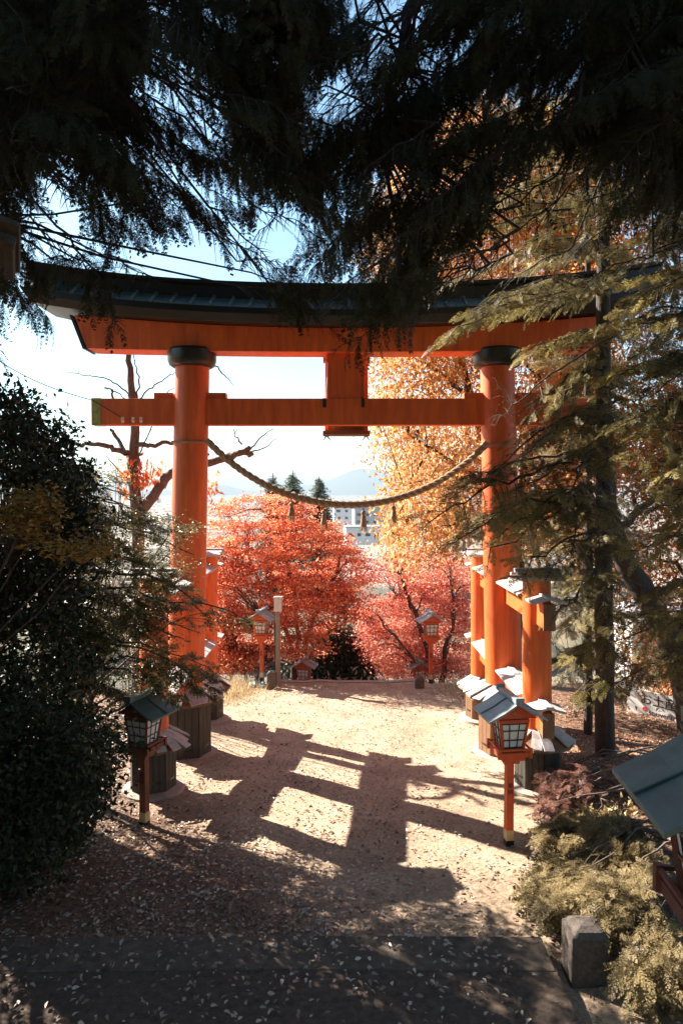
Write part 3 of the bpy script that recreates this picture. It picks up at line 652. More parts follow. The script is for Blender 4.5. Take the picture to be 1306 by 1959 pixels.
stone_post(802, 1322, 17.7, .24, .34, 'small stone post at the far right of the path before two lanterns')
stone_post(1117, 1893, 5.9, .34, .56, 'large dark stone post in the right foreground at the end of the step')
xs_ = np.linspace(-1.75, 2.2, 18); b = MB(); b.sweep(list(xs_), lambda x: [(x, 18.45, G(x, 18.4) - .1), (x, 18.43, G(x, 18.4) + .03 + .008 * math.sin(x * 9)), (x, 18.58, G(x, 18.4) + .035 + .008 * math.sin(x * 7)), (x, 18.6, G(x, 18.4) - .3)])
tag(b.build('kerb', CONC, None, bevel=.01), 'pale stone edging along the far end of the path', kind='structure')
b = MB()
zs = G(0, 6.4) + .16
for k in range(3):
    x0 = -5.0 + k * 2.28; b.box((x0 + 1.14, 5.98, zs - .14), (2.29, .46, .26), Matrix.Rotation(R(random.uniform(-.8, .8)), 3, 'Z'))
tag(b.build('stone_steps', mat('dark brown step stone', (.15, .11, .08), (.06, .045, .033), rough=.95, scale=9, bump=.7), None, bevel=.015), 'long flat stone step across the foot of the path in shade', kind='structure')  # mottled dark brown stone
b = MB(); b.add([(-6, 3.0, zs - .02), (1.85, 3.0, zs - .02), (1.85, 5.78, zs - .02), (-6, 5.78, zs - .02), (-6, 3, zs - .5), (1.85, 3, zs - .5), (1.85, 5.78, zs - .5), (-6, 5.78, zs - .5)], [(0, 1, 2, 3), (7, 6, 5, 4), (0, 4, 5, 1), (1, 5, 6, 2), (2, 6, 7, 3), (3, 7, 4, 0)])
tag(b.build('landing', mat('leaf mould with painted shade', (.12, .08, .055), (.045, .03, .022), rough=.95, scale=14, bump=.8), None), 'shaded stone landing in the near foreground', kind='structure')  # landing colour darkened to stand for the foreground shade
# souvenir sign
sg = P(1252, 1350, 14.6); r_ = empty('souvenir_sign', (sg.x, sg.y, G(sg.x, sg.y)), 'white board with black Japanese characters and the word souvenir beside the dark trunk', 'sign')
rs = Matrix.Rotation(R(-52), 3, 'Z')
b = MB(); b.box(sg, (1.26, .04, .56), rs); bd = b.build('board', WHITEB, r_, bevel=.004)
for s_, sz, dx, dz, mm in (('お土産', .27, .08, .09, INK), ('souvenir', .17, .16, -.17, INK)):
    me = text_mesh(s_, sz); me.transform(Matrix.Translation(sg - Vector(r_.location)) @ rs.to_4x4() @ Matrix.Translation((dx, -.024, dz)) @ Matrix.Rotation(R(90), 4, 'X')); link('lettering', me, mm, bd)
b = MB(); b.lathe((0, 0, 0), [(0, -.003), (.05, -.003), (.05, .003), (0, .003)], 14)
for i_, v in enumerate(b.v): q = sg + rs @ Vector((v[0] - .22, v[2] - .024, v[1] - .12)); b.v[i_] = tuple(q)
b.build('red_mark', mat('red ink', (.6, .05, .04)), bd)
b = MB()
for dx in (-.52, .52): q = sg + rs @ Vector((dx, .03, 0)); b.box((q.x, q.y + .02, (q.z + G(q.x, q.y)) / 2 - .1), (.05, .04, q.z - G(q.x, q.y) + .3))
b.build('leg', GREYPOLE, r_)
# blue cloth
c = P(492, 1304, 17.9); c.z = G(c.x, c.y); n = 14; vs = []; fs = []
for i_ in range(n):
    for j in range(n):
        u, v = i_ / (n - 1) - .5, j / (n - 1) - .5; vs.append((c.x + u * .5 + v * .1, c.y + v * .35, c.z + .03 + .07 * abs(math.sin(u * 14 + v * 5)) * abs(math.cos(v * 11)) + .08 * math.exp(-(u * u + v * v) * 12)))
for i_ in range(n - 1):
    for j in range(n - 1): a = i_ * n + j; fs.append((a, a + 1, a + n + 1, a + n))
b = MB(); b.add(vs, fs); tag(b.build('crumpled_cloth', BLUE, None, smooth=True), 'crumpled pale blue sheet at the foot of the far left lantern', 'cloth')
#VEG
# ================================================================== vegetation
# ---- fallen leaves (uncountable)
LT = (np.array([(0, 0, .05), (.28, .24, .16), (.66, .20, .10), (1, .02, -.10), (.62, -.22, .14), (.25, -.20, .06), (.5, 0, 0)]), np.array([(0, 1, 6), (1, 2, 6), (2, 3, 6), (3, 4, 6), (4, 5, 6), (5, 0, 6)]))
n = 46000
X = rng.uniform(-5.5, 7, n); Y = rng.uniform(3.2, 18.3, n) ; px, py = proj(np.stack([X, Y, ground(X, Y)], 1))
dn = .16 + .9 * np.exp(-((X + 1.6) / 2.2) ** 2) * np.clip((13.2 - Y) / 5, 0, 1) + .75 * np.clip((8.8 - Y) / 2.2, 0, 1) + .9 * np.clip((np.abs(X - .1) - 2.5) / 1.2, 0, 1) + .12
dn *= np.where(Y < 6.2, .45, 1) * (.30 + .5 * (X < 1.5))  * 1.25
dn *= .35 + 1.3 * VN(np.stack([X * 1.7 + 20, Y * 1.7 + 20, X * 0 + 3], 1)); k = rng.random(n) < dn * .75
X, Y = X[k], Y[k]; n = len(X); Z = ground(X, Y) + .012; zt = np.where((Y < 6.2) & (X < 1.85), zs + .012, Z); zt = np.where((Y < 6.21) & (Y > 5.72) & (X < 1.8), np.maximum(zt, zs + .02), zt)
V, T = place(LT, np.stack([X, Y, zt], 1), rng.normal(0, 1, (n, 3)) * [1, 1, .12], rng.normal(0, .35, (n, 3)) + [0, 0, 1], rng.uniform(.03, .07, n))
tag(npobj('fallen_leaves', V, T, L_DRY), 'dry fallen leaves scattered thickly over the path and the step', kind='stuff')
n = 14000; X = rng.uniform(2.8, 9, n); Y = rng.uniform(4, 17, n); k = rng.random(n) < np.clip((X - 2.6) / 1.0, 0, 1); X, Y = X[k], Y[k]; n = len(X)
V, T = place(LT, np.stack([X, Y, ground(X, Y) + .012], 1), rng.normal(0, 1, (n, 3)) * [1, 1, .15], rng.normal(0, .35, (n, 3)) + [0, 0, 1], rng.uniform(.03, .07, n))
tag(npobj('leaf_litter', V, T, leafmat('orange leaf litter', [(.20, .08, .04), (.45, .20, .10), (.60, .34, .20)], .2, .6)), 'orange brown leaf litter on the bank to the right', kind='stuff')
# pebbles
n = 9000; X = rng.uniform(-4, 4.5, n); Y = rng.uniform(6.3, 18, n); oct_v = np.array([(1, 0, 0), (0, 1, 0), (-1, 0, 0), (0, -1, 0), (0, 0, .6), (0, 0, -.6)]); oct_t = np.array([(0, 1, 4), (1, 2, 4), (2, 3, 4), (3, 0, 4)])
V, T = place((oct_v, oct_t), np.stack([X, Y, ground(X, Y) + .002], 1), rng.normal(0, 1, (n, 3)) * [1, 1, .1], np.tile([0, 0, 1.], (n, 1)), rng.gamma(2, .0048, n) + .004)
tag(npobj('gravel', V, T, mat('gravel', (.42, .35, .30), (.24, .19, .16), rough=.9, scale=3)), 'small pebbles strewn on the earth', kind='stuff')

# ---- red maples beyond the path end
def maple(base, lab, outline, Yc, Ysp, nclus, lm, trunks, seed, tiers=.42, grp='red maples beyond the path'):
    global rng
    rng = np.random.default_rng(seed)
    xs = [q[0] for q in outline]; ys = [q[1] for q in outline]
    def gen(k):
        px = rng.uniform(min(xs), max(xs), k); py = rng.uniform(min(ys), max(ys), k); Y = Yc + rng.uniform(-1, 1, k) * Ysp
        dx = (px - 653) / F; dz = (979.5 - py) / F; dy = cp + dz * sp; t = Y / dy; return np.stack([dx * t, Y, CAMZ + (-sp + dz * cp) * t], 1)
    def keep(p):
        px, py = proj(p); return inpoly(px, py, outline) & (VN(p * [1.3, 1.3, 2.6] + 17) > .42) & (np.abs(p[:, 2] / tiers - np.round(p[:, 2] / tiers + .35 * np.sin(p[:, 0] * 1.7))) < .34)
    C = sample(nclus, gen, keep)
    root = empty('maple_tree', base, lab, 'maple tree', grp); wd = Wood()
    for tr, r0 in trunks: wd.limb(tr, r0, .02, 7, .03)
    allp = np.concatenate(wd.pts)
    far = C[rng.choice(len(C), min(26, len(C)), False)]
    for q in far:
        d = ((allp - q) ** 2).sum(1) + (allp[:, 2] > q[2] - .1) * 4; a = allp[d.argmin()]; m = (a + q) / 2 + [0, 0, .25]; wd.limb([a, m, q], .035, .008, 5, .02)
    wd.twigs_to(C, .010, .003)
    wd.obj('trunk', BARKM, root)
    cr = Crown(); cr.add(*leaves(C, 30, (.20, .20, .04), .085, 'flat', leaf_tpl(.75, .1, .2))); cr.add(*leaves(C, 14, (.26, .26, .09), .075, 'rand', leaf_tpl(.7, .1, .2)))
    cr.obj('crown', lm, root); return root
o1 = [(392, 1010), (420, 968), (470, 950), (520, 945), (575, 958), (625, 965), (640, 1010), (668, 1040), (690, 1068), (698, 1105), (680, 1128), (706, 1160), (690, 1180), (640, 1200), (600, 1222), (630, 1240), (575, 1262), (520, 1250), (470, 1290), (420, 1290), (396, 1240), (390, 1150)]
b1 = P(560, 1340, 20.8); b1 = Vector((b1.x, 20.8, G(b1.x, 20.8)))
q = lambda a, b_, y: P(a, b_, y)
maple(b1, 'large spreading red maple behind the wooden pole at the end of the path', o1, 20.6, 1.3, 1150, L_MAP,
      [([b1, q(580, 1260, 21.4), q(600, 1180, 21.3), q(640, 1100, 21.2), q(650, 1050, 21)], .13), ([b1, q(560, 1250, 21.4), q(530, 1170, 21.7), q(480, 1080, 22), q(470, 1000, 22)], .10), ([b1, q(570, 1240, 21.4), q(560, 1130, 21), q(540, 1040, 20.6), q(530, 980, 20.8)], .09), ([b1, q(600, 1235, 21), q(660, 1190, 20.8)], .06)], 5)
o1b = [(500, 1250), (520, 1225), (525, 1250), (510, 1268), (395, 1268), (395, 1180), (440, 1160), (500, 1190)]
b1b = P(480, 1345, 19.9); b1b = Vector((b1b.x, 19.9, G(b1b.x, 19.9)))
maple(b1b, 'low red maple bush hanging just behind the left tall lantern', o1b, 20.3, .6, 260, L_MAP, [([b1b, q(470, 1290, 19.9), q(450, 1230, 20), q(440, 1190, 20.1)], .06), ([b1b, q(500, 1280, 20), q(560, 1240, 20.2)], .05)], 15)
o2 = [(700, 1100), (715, 1075), (750, 1058), (800, 1050), (870, 1055), (905, 1075), (905, 1300), (840, 1302), (740, 1295), (712, 1262), (700, 1235), (686, 1222), (690, 1195), (680, 1160), (700, 1130)]
b2 = P(835, 1345, 21.6); b2 = Vector((b2.x, 21.6, G(b2.x, 21.6)))
maple(b2, 'salmon red maple behind the far right lantern, left of the gate pillars', o2, 21.9, 1.4, 850, L_MAP2,
      [([b2, q(820, 1270, 20.8), q(800, 1190, 20.7), q(770, 1120, 20.8), q(760, 1080, 21)], .11), ([b2, q(850, 1260, 20.8), q(870, 1180, 20.8), q(860, 1090, 20.6)], .10), ([b2, q(790, 1260, 20.5), q(735, 1200, 20.5)], .05)], 6)

# ---- orange trees behind the right pillar
def big_tree(name, cat, base, lab, outline, Yc, Ysp, nclus, lm, bark, trunks, seed, per=30, ls=.13, style='hang', thr=.36, grp=None, cr_=(.28, .28, .3), nl=40, ns=1.0, wide=.4):
    global rng
    rng = np.random.default_rng(seed); xs = [q[0] for q in outline]; ys = [q[1] for q in outline]
    def gen(k):
        px = rng.uniform(min(xs), max(xs), k); py = rng.uniform(min(ys), max(ys), k); Y = Yc + rng.uniform(-1, 1, k) * Ysp
        dx = (px - 653) / F; dz = (979.5 - py) / F; dy = cp + dz * sp; t = Y / dy; return np.stack([dx * t, Y, CAMZ + (-sp + dz * cp) * t], 1)
    def keep(p):
        px, py = proj(p); return inpoly(px, py, outline) & (VN(p * ns * .9 + 31) > thr)
    C = sample(nclus, gen, keep)
    root = empty(name, base, lab, cat, grp); wd = Wood()
    for tr, r0, r1 in trunks: wd.limb(tr, r0, r1, 9, .02)
    allp = np.concatenate(wd.pts); 
    for qq in C[rng.choice(len(C), min(nl, len(C)), False)]:
        d = ((allp - qq) ** 2).sum(1) + (allp[:, 2] > qq[2]) * 6; a = allp[d.argmin()]; m = (a + qq) / 2 + [0, 0, .3]; wd.limb([a, m, qq], .05, .01, 5, .04)
    wd.twigs_to(C, .010, .003); wd.obj('trunk', bark, root)
    cr = Crown(); cr.add(*leaves(C, per // 2, cr_, ls, style, leaf_tpl(wide, .1, .15))); cr.add(*leaves(C, per - per // 2, cr_, ls, 'rand', leaf_tpl(wide, .12, .2))); cr.obj('crown', lm, root); return root
oo = [(722, 560), (700, 470), (715, 380), (760, 300), (850, 230), (1000, 200), (1160, 220), (1170, 700), (1100, 1010), (1000, 1070), (880, 1080), (800, 1080), (752, 1060), (745, 1010), (738, 960), (760, 930), (752, 895), (716, 880), (730, 850), (722, 800), (706, 770), (702, 690)]
bo = P(1010, 1330, 18.2); bo = Vector((bo.x, 18.2, G(bo.x, 18.2)))
big_tree('cherry_tree', 'tree', bo, 'tall cherry tree with golden orange leaves directly behind the right pillar', oo, 18.4, 2.2, 2300, L_ORA, BARK,
         [([bo, P(1000, 1150, 18.2), P(960, 950, 18.4), P(900, 760, 18.4), P(840, 560, 18.4)], .24, .05), ([P(985, 1050, 18.2), P(1010, 860, 18), P(1040, 640, 18), P(1050, 380, 18)], .16, .04), ([P(960, 950, 18.4), P(860, 880, 18), P(780, 830, 18)], .07, .02), ([P(900, 760, 18.4), P(820, 700, 18.2), P(740, 660, 18)], .06, .02)], 21, per=34, ls=.135)
oz = [(600, 730), (612, 712), (626, 735), (632, 780), (618, 775), (604, 755)]
orr = [(1060, 330), (1150, 300), (1340, 300), (1360, 1330), (1240, 1340), (1180, 1240), (1110, 1180), (1070, 900)]
br = P(1330, 1420, 13.4); br = Vector((br.x, 13.4, G(br.x, 13.4)))
big_tree('leaning_tree', 'tree', br, 'dark thick trunked tree leaning in from the right edge with rust orange leaves', orr, 15.6, 1.8, 1250, L_RUST, BARK,
         [([br - Vector((0, 0, .2)), P(1300, 1270, 13.4), P(1235, 1140, 13.3), P(1185, 1050, 13.2), P(1160, 930, 13.4), P(1150, 800, 14)], .30, .10), ([P(1290, 1250, 13.4), P(1330, 1120, 13.2), P(1340, 900, 13), P(1330, 600, 13)], .24, .1), ([P(1175, 1020, 13.2), P(1240, 960, 13.6), P(1320, 860, 14)], .09, .03), ([P(1160, 900, 13.4), P(1120, 800, 14), P(1090, 700, 14.5)], .08, .03)], 22, per=26, ls=.12, thr=.47, style='rand')

# ---- firs on the right
def fir(base, top, lab, tips, lm, seed, r0=.17, fs=.23, wdt=.72, tpl=FR_E, keep=None, grp='firs along the right of the path', nsub=12, hang=0., flat=.3, up=.55, starts=None, bark=BARK, cat='fir tree', name='fir_tree', sp=.075):
    global rng
    rng = np.random.default_rng(seed); root = empty(name, base, lab, cat, grp); wd = Wood()
    tl = wd.limb([base - Vector((0, 0, .3)), base.lerp(top, .5), top], r0, r0 * .35, 12, .015, 10); fr = []
    for tip in tips:
        tip = np.array(tip); 
        hd = math.hypot(tip[0] - base.x, tip[1] - base.y); zst = tip[2] + hd * .18 + up * .3
        k = np.abs(tl[:, 2] - min(zst, top.z)).argmin(); st = tl[k]
        d = tip - st; L = np.linalg.norm(d); bl = min(L, 2.4 + rng.uniform(-.4, .6))
        jn = tip - d / L * bl + [0, 0, up * .35 * min(1, L / 3)]
        if L > bl + .1: wd.limb([st, (st + jn) / 2 + [0, 0, .12 * L * .3], jn], .045, .022, 6, .02)
        bough(jn, tip, wdt * rng.uniform(.8, 1.2), fr, wd, fs, sp, nsub, .06, flat, hang)
    wd.obj('trunk', bark, root); cr = Crown(); nf = fronds_to(cr, fr, tpl, keep); cr.obj('crown', lm, root); return nf
def ptips(lst): return [tuple(P(*t)) for t in lst]
tA = ptips([(850, 655, 9.6), (905, 600, 9.8), (800, 1020, 9.4), (860, 1045, 9.2), (900, 1010, 9.9), (930, 1095, 9.3), (985, 1110, 9.5), (860, 945, 9.9), (985, 960, 9.6), (1040, 1115, 9.6), (1010, 870, 9.3), (940, 905, 9.9), (1060, 1180, 9.7), (1000, 800, 9.6), (1080, 950, 9.3), (1010, 690, 9.7), (1060, 760, 9.5), (1110, 840, 9.2), (1090, 1060, 9.5), (820, 560, 10), (870, 480, 10), (950, 560, 9.4), (1030, 600, 9.4), (1100, 680, 9.3), (960, 400, 10), (840, 390, 10.2), (1040, 480, 9.6), (1120, 560, 9.4), (1080, 1170, 9.8), (1130, 1000, 9.4), (1150, 900, 9.2), (1160, 760, 9.5), (1020, 1030, 9.4), (950, 1030, 9.4), (1130, 1110, 9.6), (1165, 1190, 9.9)])
bA = P(1158, 1420, 11.6); bA.z = G(bA.x, 11.6); tAp = P(1150, -60, 11.2)
nfA = fir(bA, tAp, 'fir with slim dark trunk right of the gate, boughs crossing the right pillar', tA, L_FIR, 31, keep=lambda p: VN(p * 1.9 + 5) > .15)
tB = ptips([(1200, 640, 8.6), (1260, 700, 8.4), (1180, 720, 8.8), (1220, 800, 8.5), (1290, 780, 8.2), (1200, 880, 8.8), (1280, 900, 8.5), (1240, 980, 8.7), (1180, 600, 8.9), (1250, 560, 8.6), (1300, 620, 8.3), (1190, 480, 9), (1260, 420, 8.8), (1120, 440, 9), (1060, 350, 9), (1150, 330, 9), (950, 330, 9.3), (1300, 330, 8.6), (1280, 1030, 8.8), (1150, 1290, 10.4), (1110, 1330, 10.4), (1130, 1220, 10.5), (1230, 1140, 9.5), (1095, 1260, 10.5), (1120, 640, 9.0), (1300, 500, 8.5), (900, 270, 9.5), (1010, 250, 9.3), (1100, 260, 9.2), (1270, 850, 8.4), (1220, 930, 8.7), (1290, 960, 8.5), (1240, 760, 8.6), (1200, 690, 8.7), (1170, 820, 8.9), (1300, 700, 8.3), (1220, 540, 8.7), (1280, 480, 8.5), (980, 300, 9.3), (860, 330, 9.5), (920, 400, 9.4), (1060, 420, 9.1), (1000, 470, 9.3), (1210, 1060, 9.0)])
bB = P(1400, 1500, 9.8); bB.z = G(bB.x, 9.8)
nfB = fir(bB, P(1390, -120, 9.6), 'golden green fir filling the right edge above the leaning trunk', tB, L_FIR, 32, keep=lambda p: VN(p * 1.9 + 9) > .15)
bC = P(1124, 1380, 13.4); bC.z = G(bC.x, 13.4)
tC = ptips([(1085, 1210, 12.6), (1150, 1260, 12.6), (1080, 1300, 12.7), (1190, 1180, 12.8), (1070, 1000, 12.8), (1180, 1010, 12.8), (1050, 880, 12.8), (1190, 860, 12.8), (1110, 780, 12.6), (1040, 700, 12.8), (1200, 700, 12.8), (1110, 560, 12.8), (1000, 520, 12.8), (1190, 480, 12.8), (1080, 400, 12.8), (960, 330, 13), (1150, 1330, 12.9)])
fir(bC, P(1122, 100, 13.4), 'thin trunked fir behind the nearer one, dark against the orange leaves', tC, L_FIR, 33, r0=.09, wdt=.6, keep=lambda p: VN(p * 1.9 + 2) > .25)
# bare pale twigs over the right pillar
global_w = Wood(); bt = P(1180, 640, 9.0)
root = empty('bare_branch', bt, 'pale leafless twigs reaching over the right pillar at crossbeam height', 'branch')
l1 = global_w.limb([bt, P(1090, 690, 8.9), P(1010, 750, 8.8), P(960, 795, 8.8)], .018, .004, 5, .01)
tg = np.array([tuple(P(rng.uniform(930, 1060), rng.uniform(720, 830), 8.8 + rng.uniform(-.3, .3))) for _ in range(46)]); global_w.twigs_to(tg, .006, .0018)
tg = np.array([tuple(P(rng.uniform(930, 1060), rng.uniform(740, 830), 8.8 + rng.uniform(-.3, .3))) for _ in range(50)]); global_w.twigs_to(tg, .004, .0015)
global_w.obj('twigs', BARKL, root)

# ---- cedars overhead, dark against the sky
DG = np.array([
 [1.0, .98, .95, .92, .92, .86, .74, .45, .90, 1.0, 1.0, 1.0, 1.0, 1.0],
 [1.0, .96, .86, .58, .72, .78, .80, .60, .95, 1.0, 1.0, 1.0, 1.0, 1.0],
 [.95, .84, .86, .92, .76, .70, .74, .80, .94, .70, .56, .66, .93, 1.0],
 [.80, .88, .90, .70, .62, .62, .60, .60, .76, .44, .38, .42, .70, .85],
 [.70, .76, .92, .42, .38, .40, .62, .86, .62, .36, .32, .36, .55, .6],
 [.84, .66, .62, .10, .16, .40, .74, .86, .50, .24, .22, .26, .44, .4],
 [.84, .34, .00, .00, .00, .32, .50, .48, .16, .00, .00, .00, .20, .3],
 [.42, .00, .00, .00, .00, .00, .00, .00, .00, .00, .00, .00, .00, .0],
 [.0] * 14])
def dens(px, py):
    u = np.clip(px / 100 - .5, 0, 12.99); v = np.clip(py / 100 - .5, 0, 7.99); i = u.astype(int); j = v.astype(int); a, b = u - i, v - j
    i2 = np.minimum(i + 1, 13)
    return DG[j, i] * (1 - a) * (1 - b) + DG[j, i2] * a * (1 - b) + DG[j + 1, i] * (1 - a) * b + DG[j + 1, i2] * a * b
def ckeep(p):
    px, py = proj(p); d = dens(px, py); sc_ = F / np.maximum(p[:, 1], 1); dr = p - np.array([0, 0, CAMZ]); dr = dr / np.linalg.norm(dr, axis=1, keepdims=True)
    nz = .40 * VN(dr * 14 + 25) + .2 * VN(dr * 31 + 12) + .25 * VN(p * 2.2 + 40) + .15 * VN(p * 5.5 + 11)
    nz = (nz - .5) * 1.9 + .5
    return (nz < d * np.where(px < 800, .90, 1.0) - .04) | (d > .985)
def cedar(base, top, lab, xr, seed, n, limbs, Yr=(5.2, 9.2), fine=True):
    global rng
    rng = np.random.default_rng(seed); root = empty('cedar_tree', base, lab, 'cedar tree', 'dark cedars overhanging the path'); wd = Wood()
    wd.limb([base - Vector((0, 0, .3)), base.lerp(top, .5), top], .34, .12, 14, .02, 10)
    for l in limbs: wd.limb(l, .09, .02, 7, .04)
    allp = np.concatenate(wd.pts); fr = []; k = 0; tries = 0
    while k < n and tries < 20000:
        tries += 1; px, py, Y = rng.uniform(*xr), rng.uniform(-90, 760), rng.uniform(*Yr)
        if rng.random() > dens(np.array([px]), np.array([py]))[0] ** 1.5 * .9: continue
        tip = np.array(P(px, py, Y)); out = np.array([base.x - tip[0], base.y - tip[1], 0]); out /= np.linalg.norm(out) + 1e-6
        L = rng.uniform(.9, 1.7); st = tip + out * L * rng.uniform(.5, .9) + np.array([0, 0, L * rng.uniform(.25, .8)]) + rng.normal(0, .12, 3)
        bough(st, tip, rng.uniform(.28, .5), fr, wd, .27, .10, 9, .05, .5, .25)
        d = ((allp - st) ** 2).sum(1); a = allp[d.argmin()]; m = (a + st) / 2 + rng.normal(0, .1, 3)
        if len(wd.pts) < 4000: wd.add(np.array([[a, m, st]]), np.array([[.018, .014, .011]]), 4, keep=False)
        k += 1
    wd.obj('trunk', BARK, root); cr = Crown(); nf = fronds_to(cr, fr, FR_D, ckeep)
    return root, cr, nf
V3 = Vector
bL = V3((-5.6, 8.2, 0)); bL.z = G(bL.x, bL.y)
r1, c1, n1 = cedar(bL, V3((-5.4, 8.4, 17)), 'dark cedar on the left whose needles hang across the upper left sky', (-60, 690), 41, 260,
   [[V3((-5.4, 8.4, 10.6)), V3((-3, 7.4, 10.9)), V3((-.5, 6.8, 10.4))], [V3((-5.4, 8.4, 9.4)), V3((-4, 7, 9.2)), V3((-2.4, 6, 8.9))], [V3((-5.5, 8.3, 8)), V3((-4.4, 7.4, 7.9)), V3((-3.5, 6.6, 7.4))], [V3((-5.4, 8.4, 11.6)), V3((-2.6, 8.6, 12)), V3((.4, 8.6, 11.6))]])
bR = V3((6.9, 7.6, 0)); bR.z = G(bR.x, bR.y)
r2, c2, n2 = cedar(bR, V3((6.4, 7.6, 17)), 'dark cedar on the right whose needles darken the upper right and hang before the roof', (430, 1366), 42, 330,
   [[V3((6.6, 7.6, 10.8)), V3((4, 7.2, 11.2)), V3((1, 6.8, 10.8)), V3((-.6, 6.8, 10.2))], [V3((6.6, 7.6, 9.4)), V3((4.6, 7, 9.7)), V3((2.6, 6.6, 9.4))], [V3((6.5, 7.6, 12)), V3((3.5, 8.6, 12.4)), V3((.6, 8.6, 12))], [V3((1, 6.8, 10.8)), V3((.7, 7, 9.6)), V3((.4, 7.2, 8.4))]])
# high crowns, above the picture, that throw the shade
def high(c, ctr, rad, n, seed):
    global rng
    rng = np.random.default_rng(seed); u = norm(rng.normal(0, 1, (n, 3))) * (rng.random((n, 1)) ** .4) * rad + ctr
    px, py = proj(u); u = u[(py < -40) | (px < -60) | (px > 1370) | (u[:, 1] < .5) | ckeep(u)]; u = u[((u - [0, 0, CAMZ]) ** 2).sum(1) > 9]; out = norm(u - ctr)
    c.add(*place(FR_C, u, out * [1, 1, .2] + rng.normal(0, .4, (len(u), 3)) - [0, 0, .3], rng.normal(0, .5, (len(u), 3)) + [0, 0, 1], rng.uniform(.6, 1.0, len(u))))
high(c1, np.array([-6.2, 9.6, 14.2]), np.array([3.6, 3.8, 4.6]), 5200, 51)
high(c2, np.array([5.6, 7.4, 14.5]), np.array([3.6, 3.2, 4.2]), 2600, 52)
for k_, (fx, fy, fz, ra, rb, nn_) in enumerate(((-7.5, .5, 8.5, 3.2, 5.5, 1300), (8.0, .5, 8.5, 3.4, 5.5, 900), (.5, -7.5, 9.0, 4.2, 6.0, 1400), (-7, -7, 8, 3.6, 6, 1200), (7.5, -7, 8, 3.6, 6, 1000), (-.5, -1.2, 12.5, 3.2, 3.2, 1000))):  # cedars out of view, added to cut the sky fill from behind
    bb = V3((fx, fy, G(fx, fy) + 1)); rr_ = empty('cedar_tree', bb, 'unseen cedar added around the viewer to block sky light', 'cedar tree', 'unseen cedars added around the viewer to block sky light'); wd = Wood()
    wd.limb([bb, V3((fx, fy - (2 if k_ == 5 else 0), fz)), V3((fx, fy - (2 if k_ == 5 else 0), fz + rb))], .3, .08, 10, .02); cc = Crown(); high(cc, np.array([fx, fy, fz]), np.array([ra, ra, rb]), nn_, 60 + k_)
    wd.obj('trunk', BARK, rr_); cc.obj('crown', L_CEDAR, rr_)
c1.obj('crown', L_CEDAR, r1); c2.obj('crown', L_CEDAR, r2)
bL3 = V3((-8.6, 12.6, 0)); bL3.z = G(bL3.x, bL3.y); r3 = empty('cedar_tree', bL3, 'tall cedar further back on the left, its crown closing the top left corner', 'cedar tree', 'dark cedars overhanging the path'); wd = Wood(); wd.limb([bL3, V3((-8.6, 12.6, 9)), V3((-8.5, 12.6, 19))], .32, .08, 12, .02)
c3 = Crown(); high(c3, np.array([-8.6, 11.4, 15.6]), np.array([3.6, 3.0, 5.0]), 4200, 53); 
tg = np.concatenate(c3.V)[::4000]; wd.twigs_to(tg, .02, .006); wd.obj('trunk', BARK, r3); c3.obj('crown', L_CEDAR, r3)

# ---- left evergreens
def bush(name, cat, base, lab, outline, Yc, Ysp, nclus, lm, seed, per, ls, rad=(.13, .13, .1), style='rand', thr=.3, ns=2.2, grp=None, bark=BARKM, zr=.05, wide=.5, extra=None, nst=5, tr=.03):
    global rng
    rng = np.random.default_rng(seed); xs = [q[0] for q in outline]; ys = [q[1] for q in outline]
    def gen(k):
        px = rng.uniform(min(xs), max(xs), k); py = rng.uniform(min(ys), max(ys), k); Y = Yc + rng.uniform(-1, 1, k) * Ysp
        dx = (px - 653) / F; dz = (979.5 - py) / F; dy = cp + dz * sp; t = Y / dy; return np.stack([dx * t, Y, CAMZ + (-sp + dz * cp) * t], 1)
    def keep(p):
        px, py = proj(p); return inpoly(px, py, outline) & (VN(p * ns + 13) > thr) & (p[:, 2] > ground(p[:, 0], p[:, 1]) + zr)
    C = sample(nclus, gen, keep)
    if extra is not None: C = np.concatenate([C, extra])
    root = empty(name, base, lab, cat, grp); wd = Wood(); b0 = np.array(base)
    idx = rng.choice(len(C), nst * 4, False)
    for k, qd in enumerate(C[idx]):
        a = b0 + rng.normal(0, .06, 3) * [1, 1, 0]; m = a * .45 + qd * .55 + [0, 0, .1]; m[:2] = a[:2] * .7 + qd[:2] * .3; wd.limb([a, m, qd], tr, .006, 6, .02)
    wd.twigs_to(C, .007, .002); wd.obj('stems', bark, root)
    cr = Crown(); cr.add(*leaves(C, per, rad, ls, style, leaf_tpl(wide, .1, .12))); cr.obj('foliage', lm, root); return root
oc = [(-120, 800), (-10, 765), (20, 740), (50, 738), (66, 765), (70, 800), (105, 790), (135, 830), (128, 880), (165, 900), (150, 960), (175, 1000), (140, 1060), (165, 1130), (135, 1200), (170, 1260), (150, 1400), (200, 1480), (170, 1560), (120, 1640), (-120, 1900)]
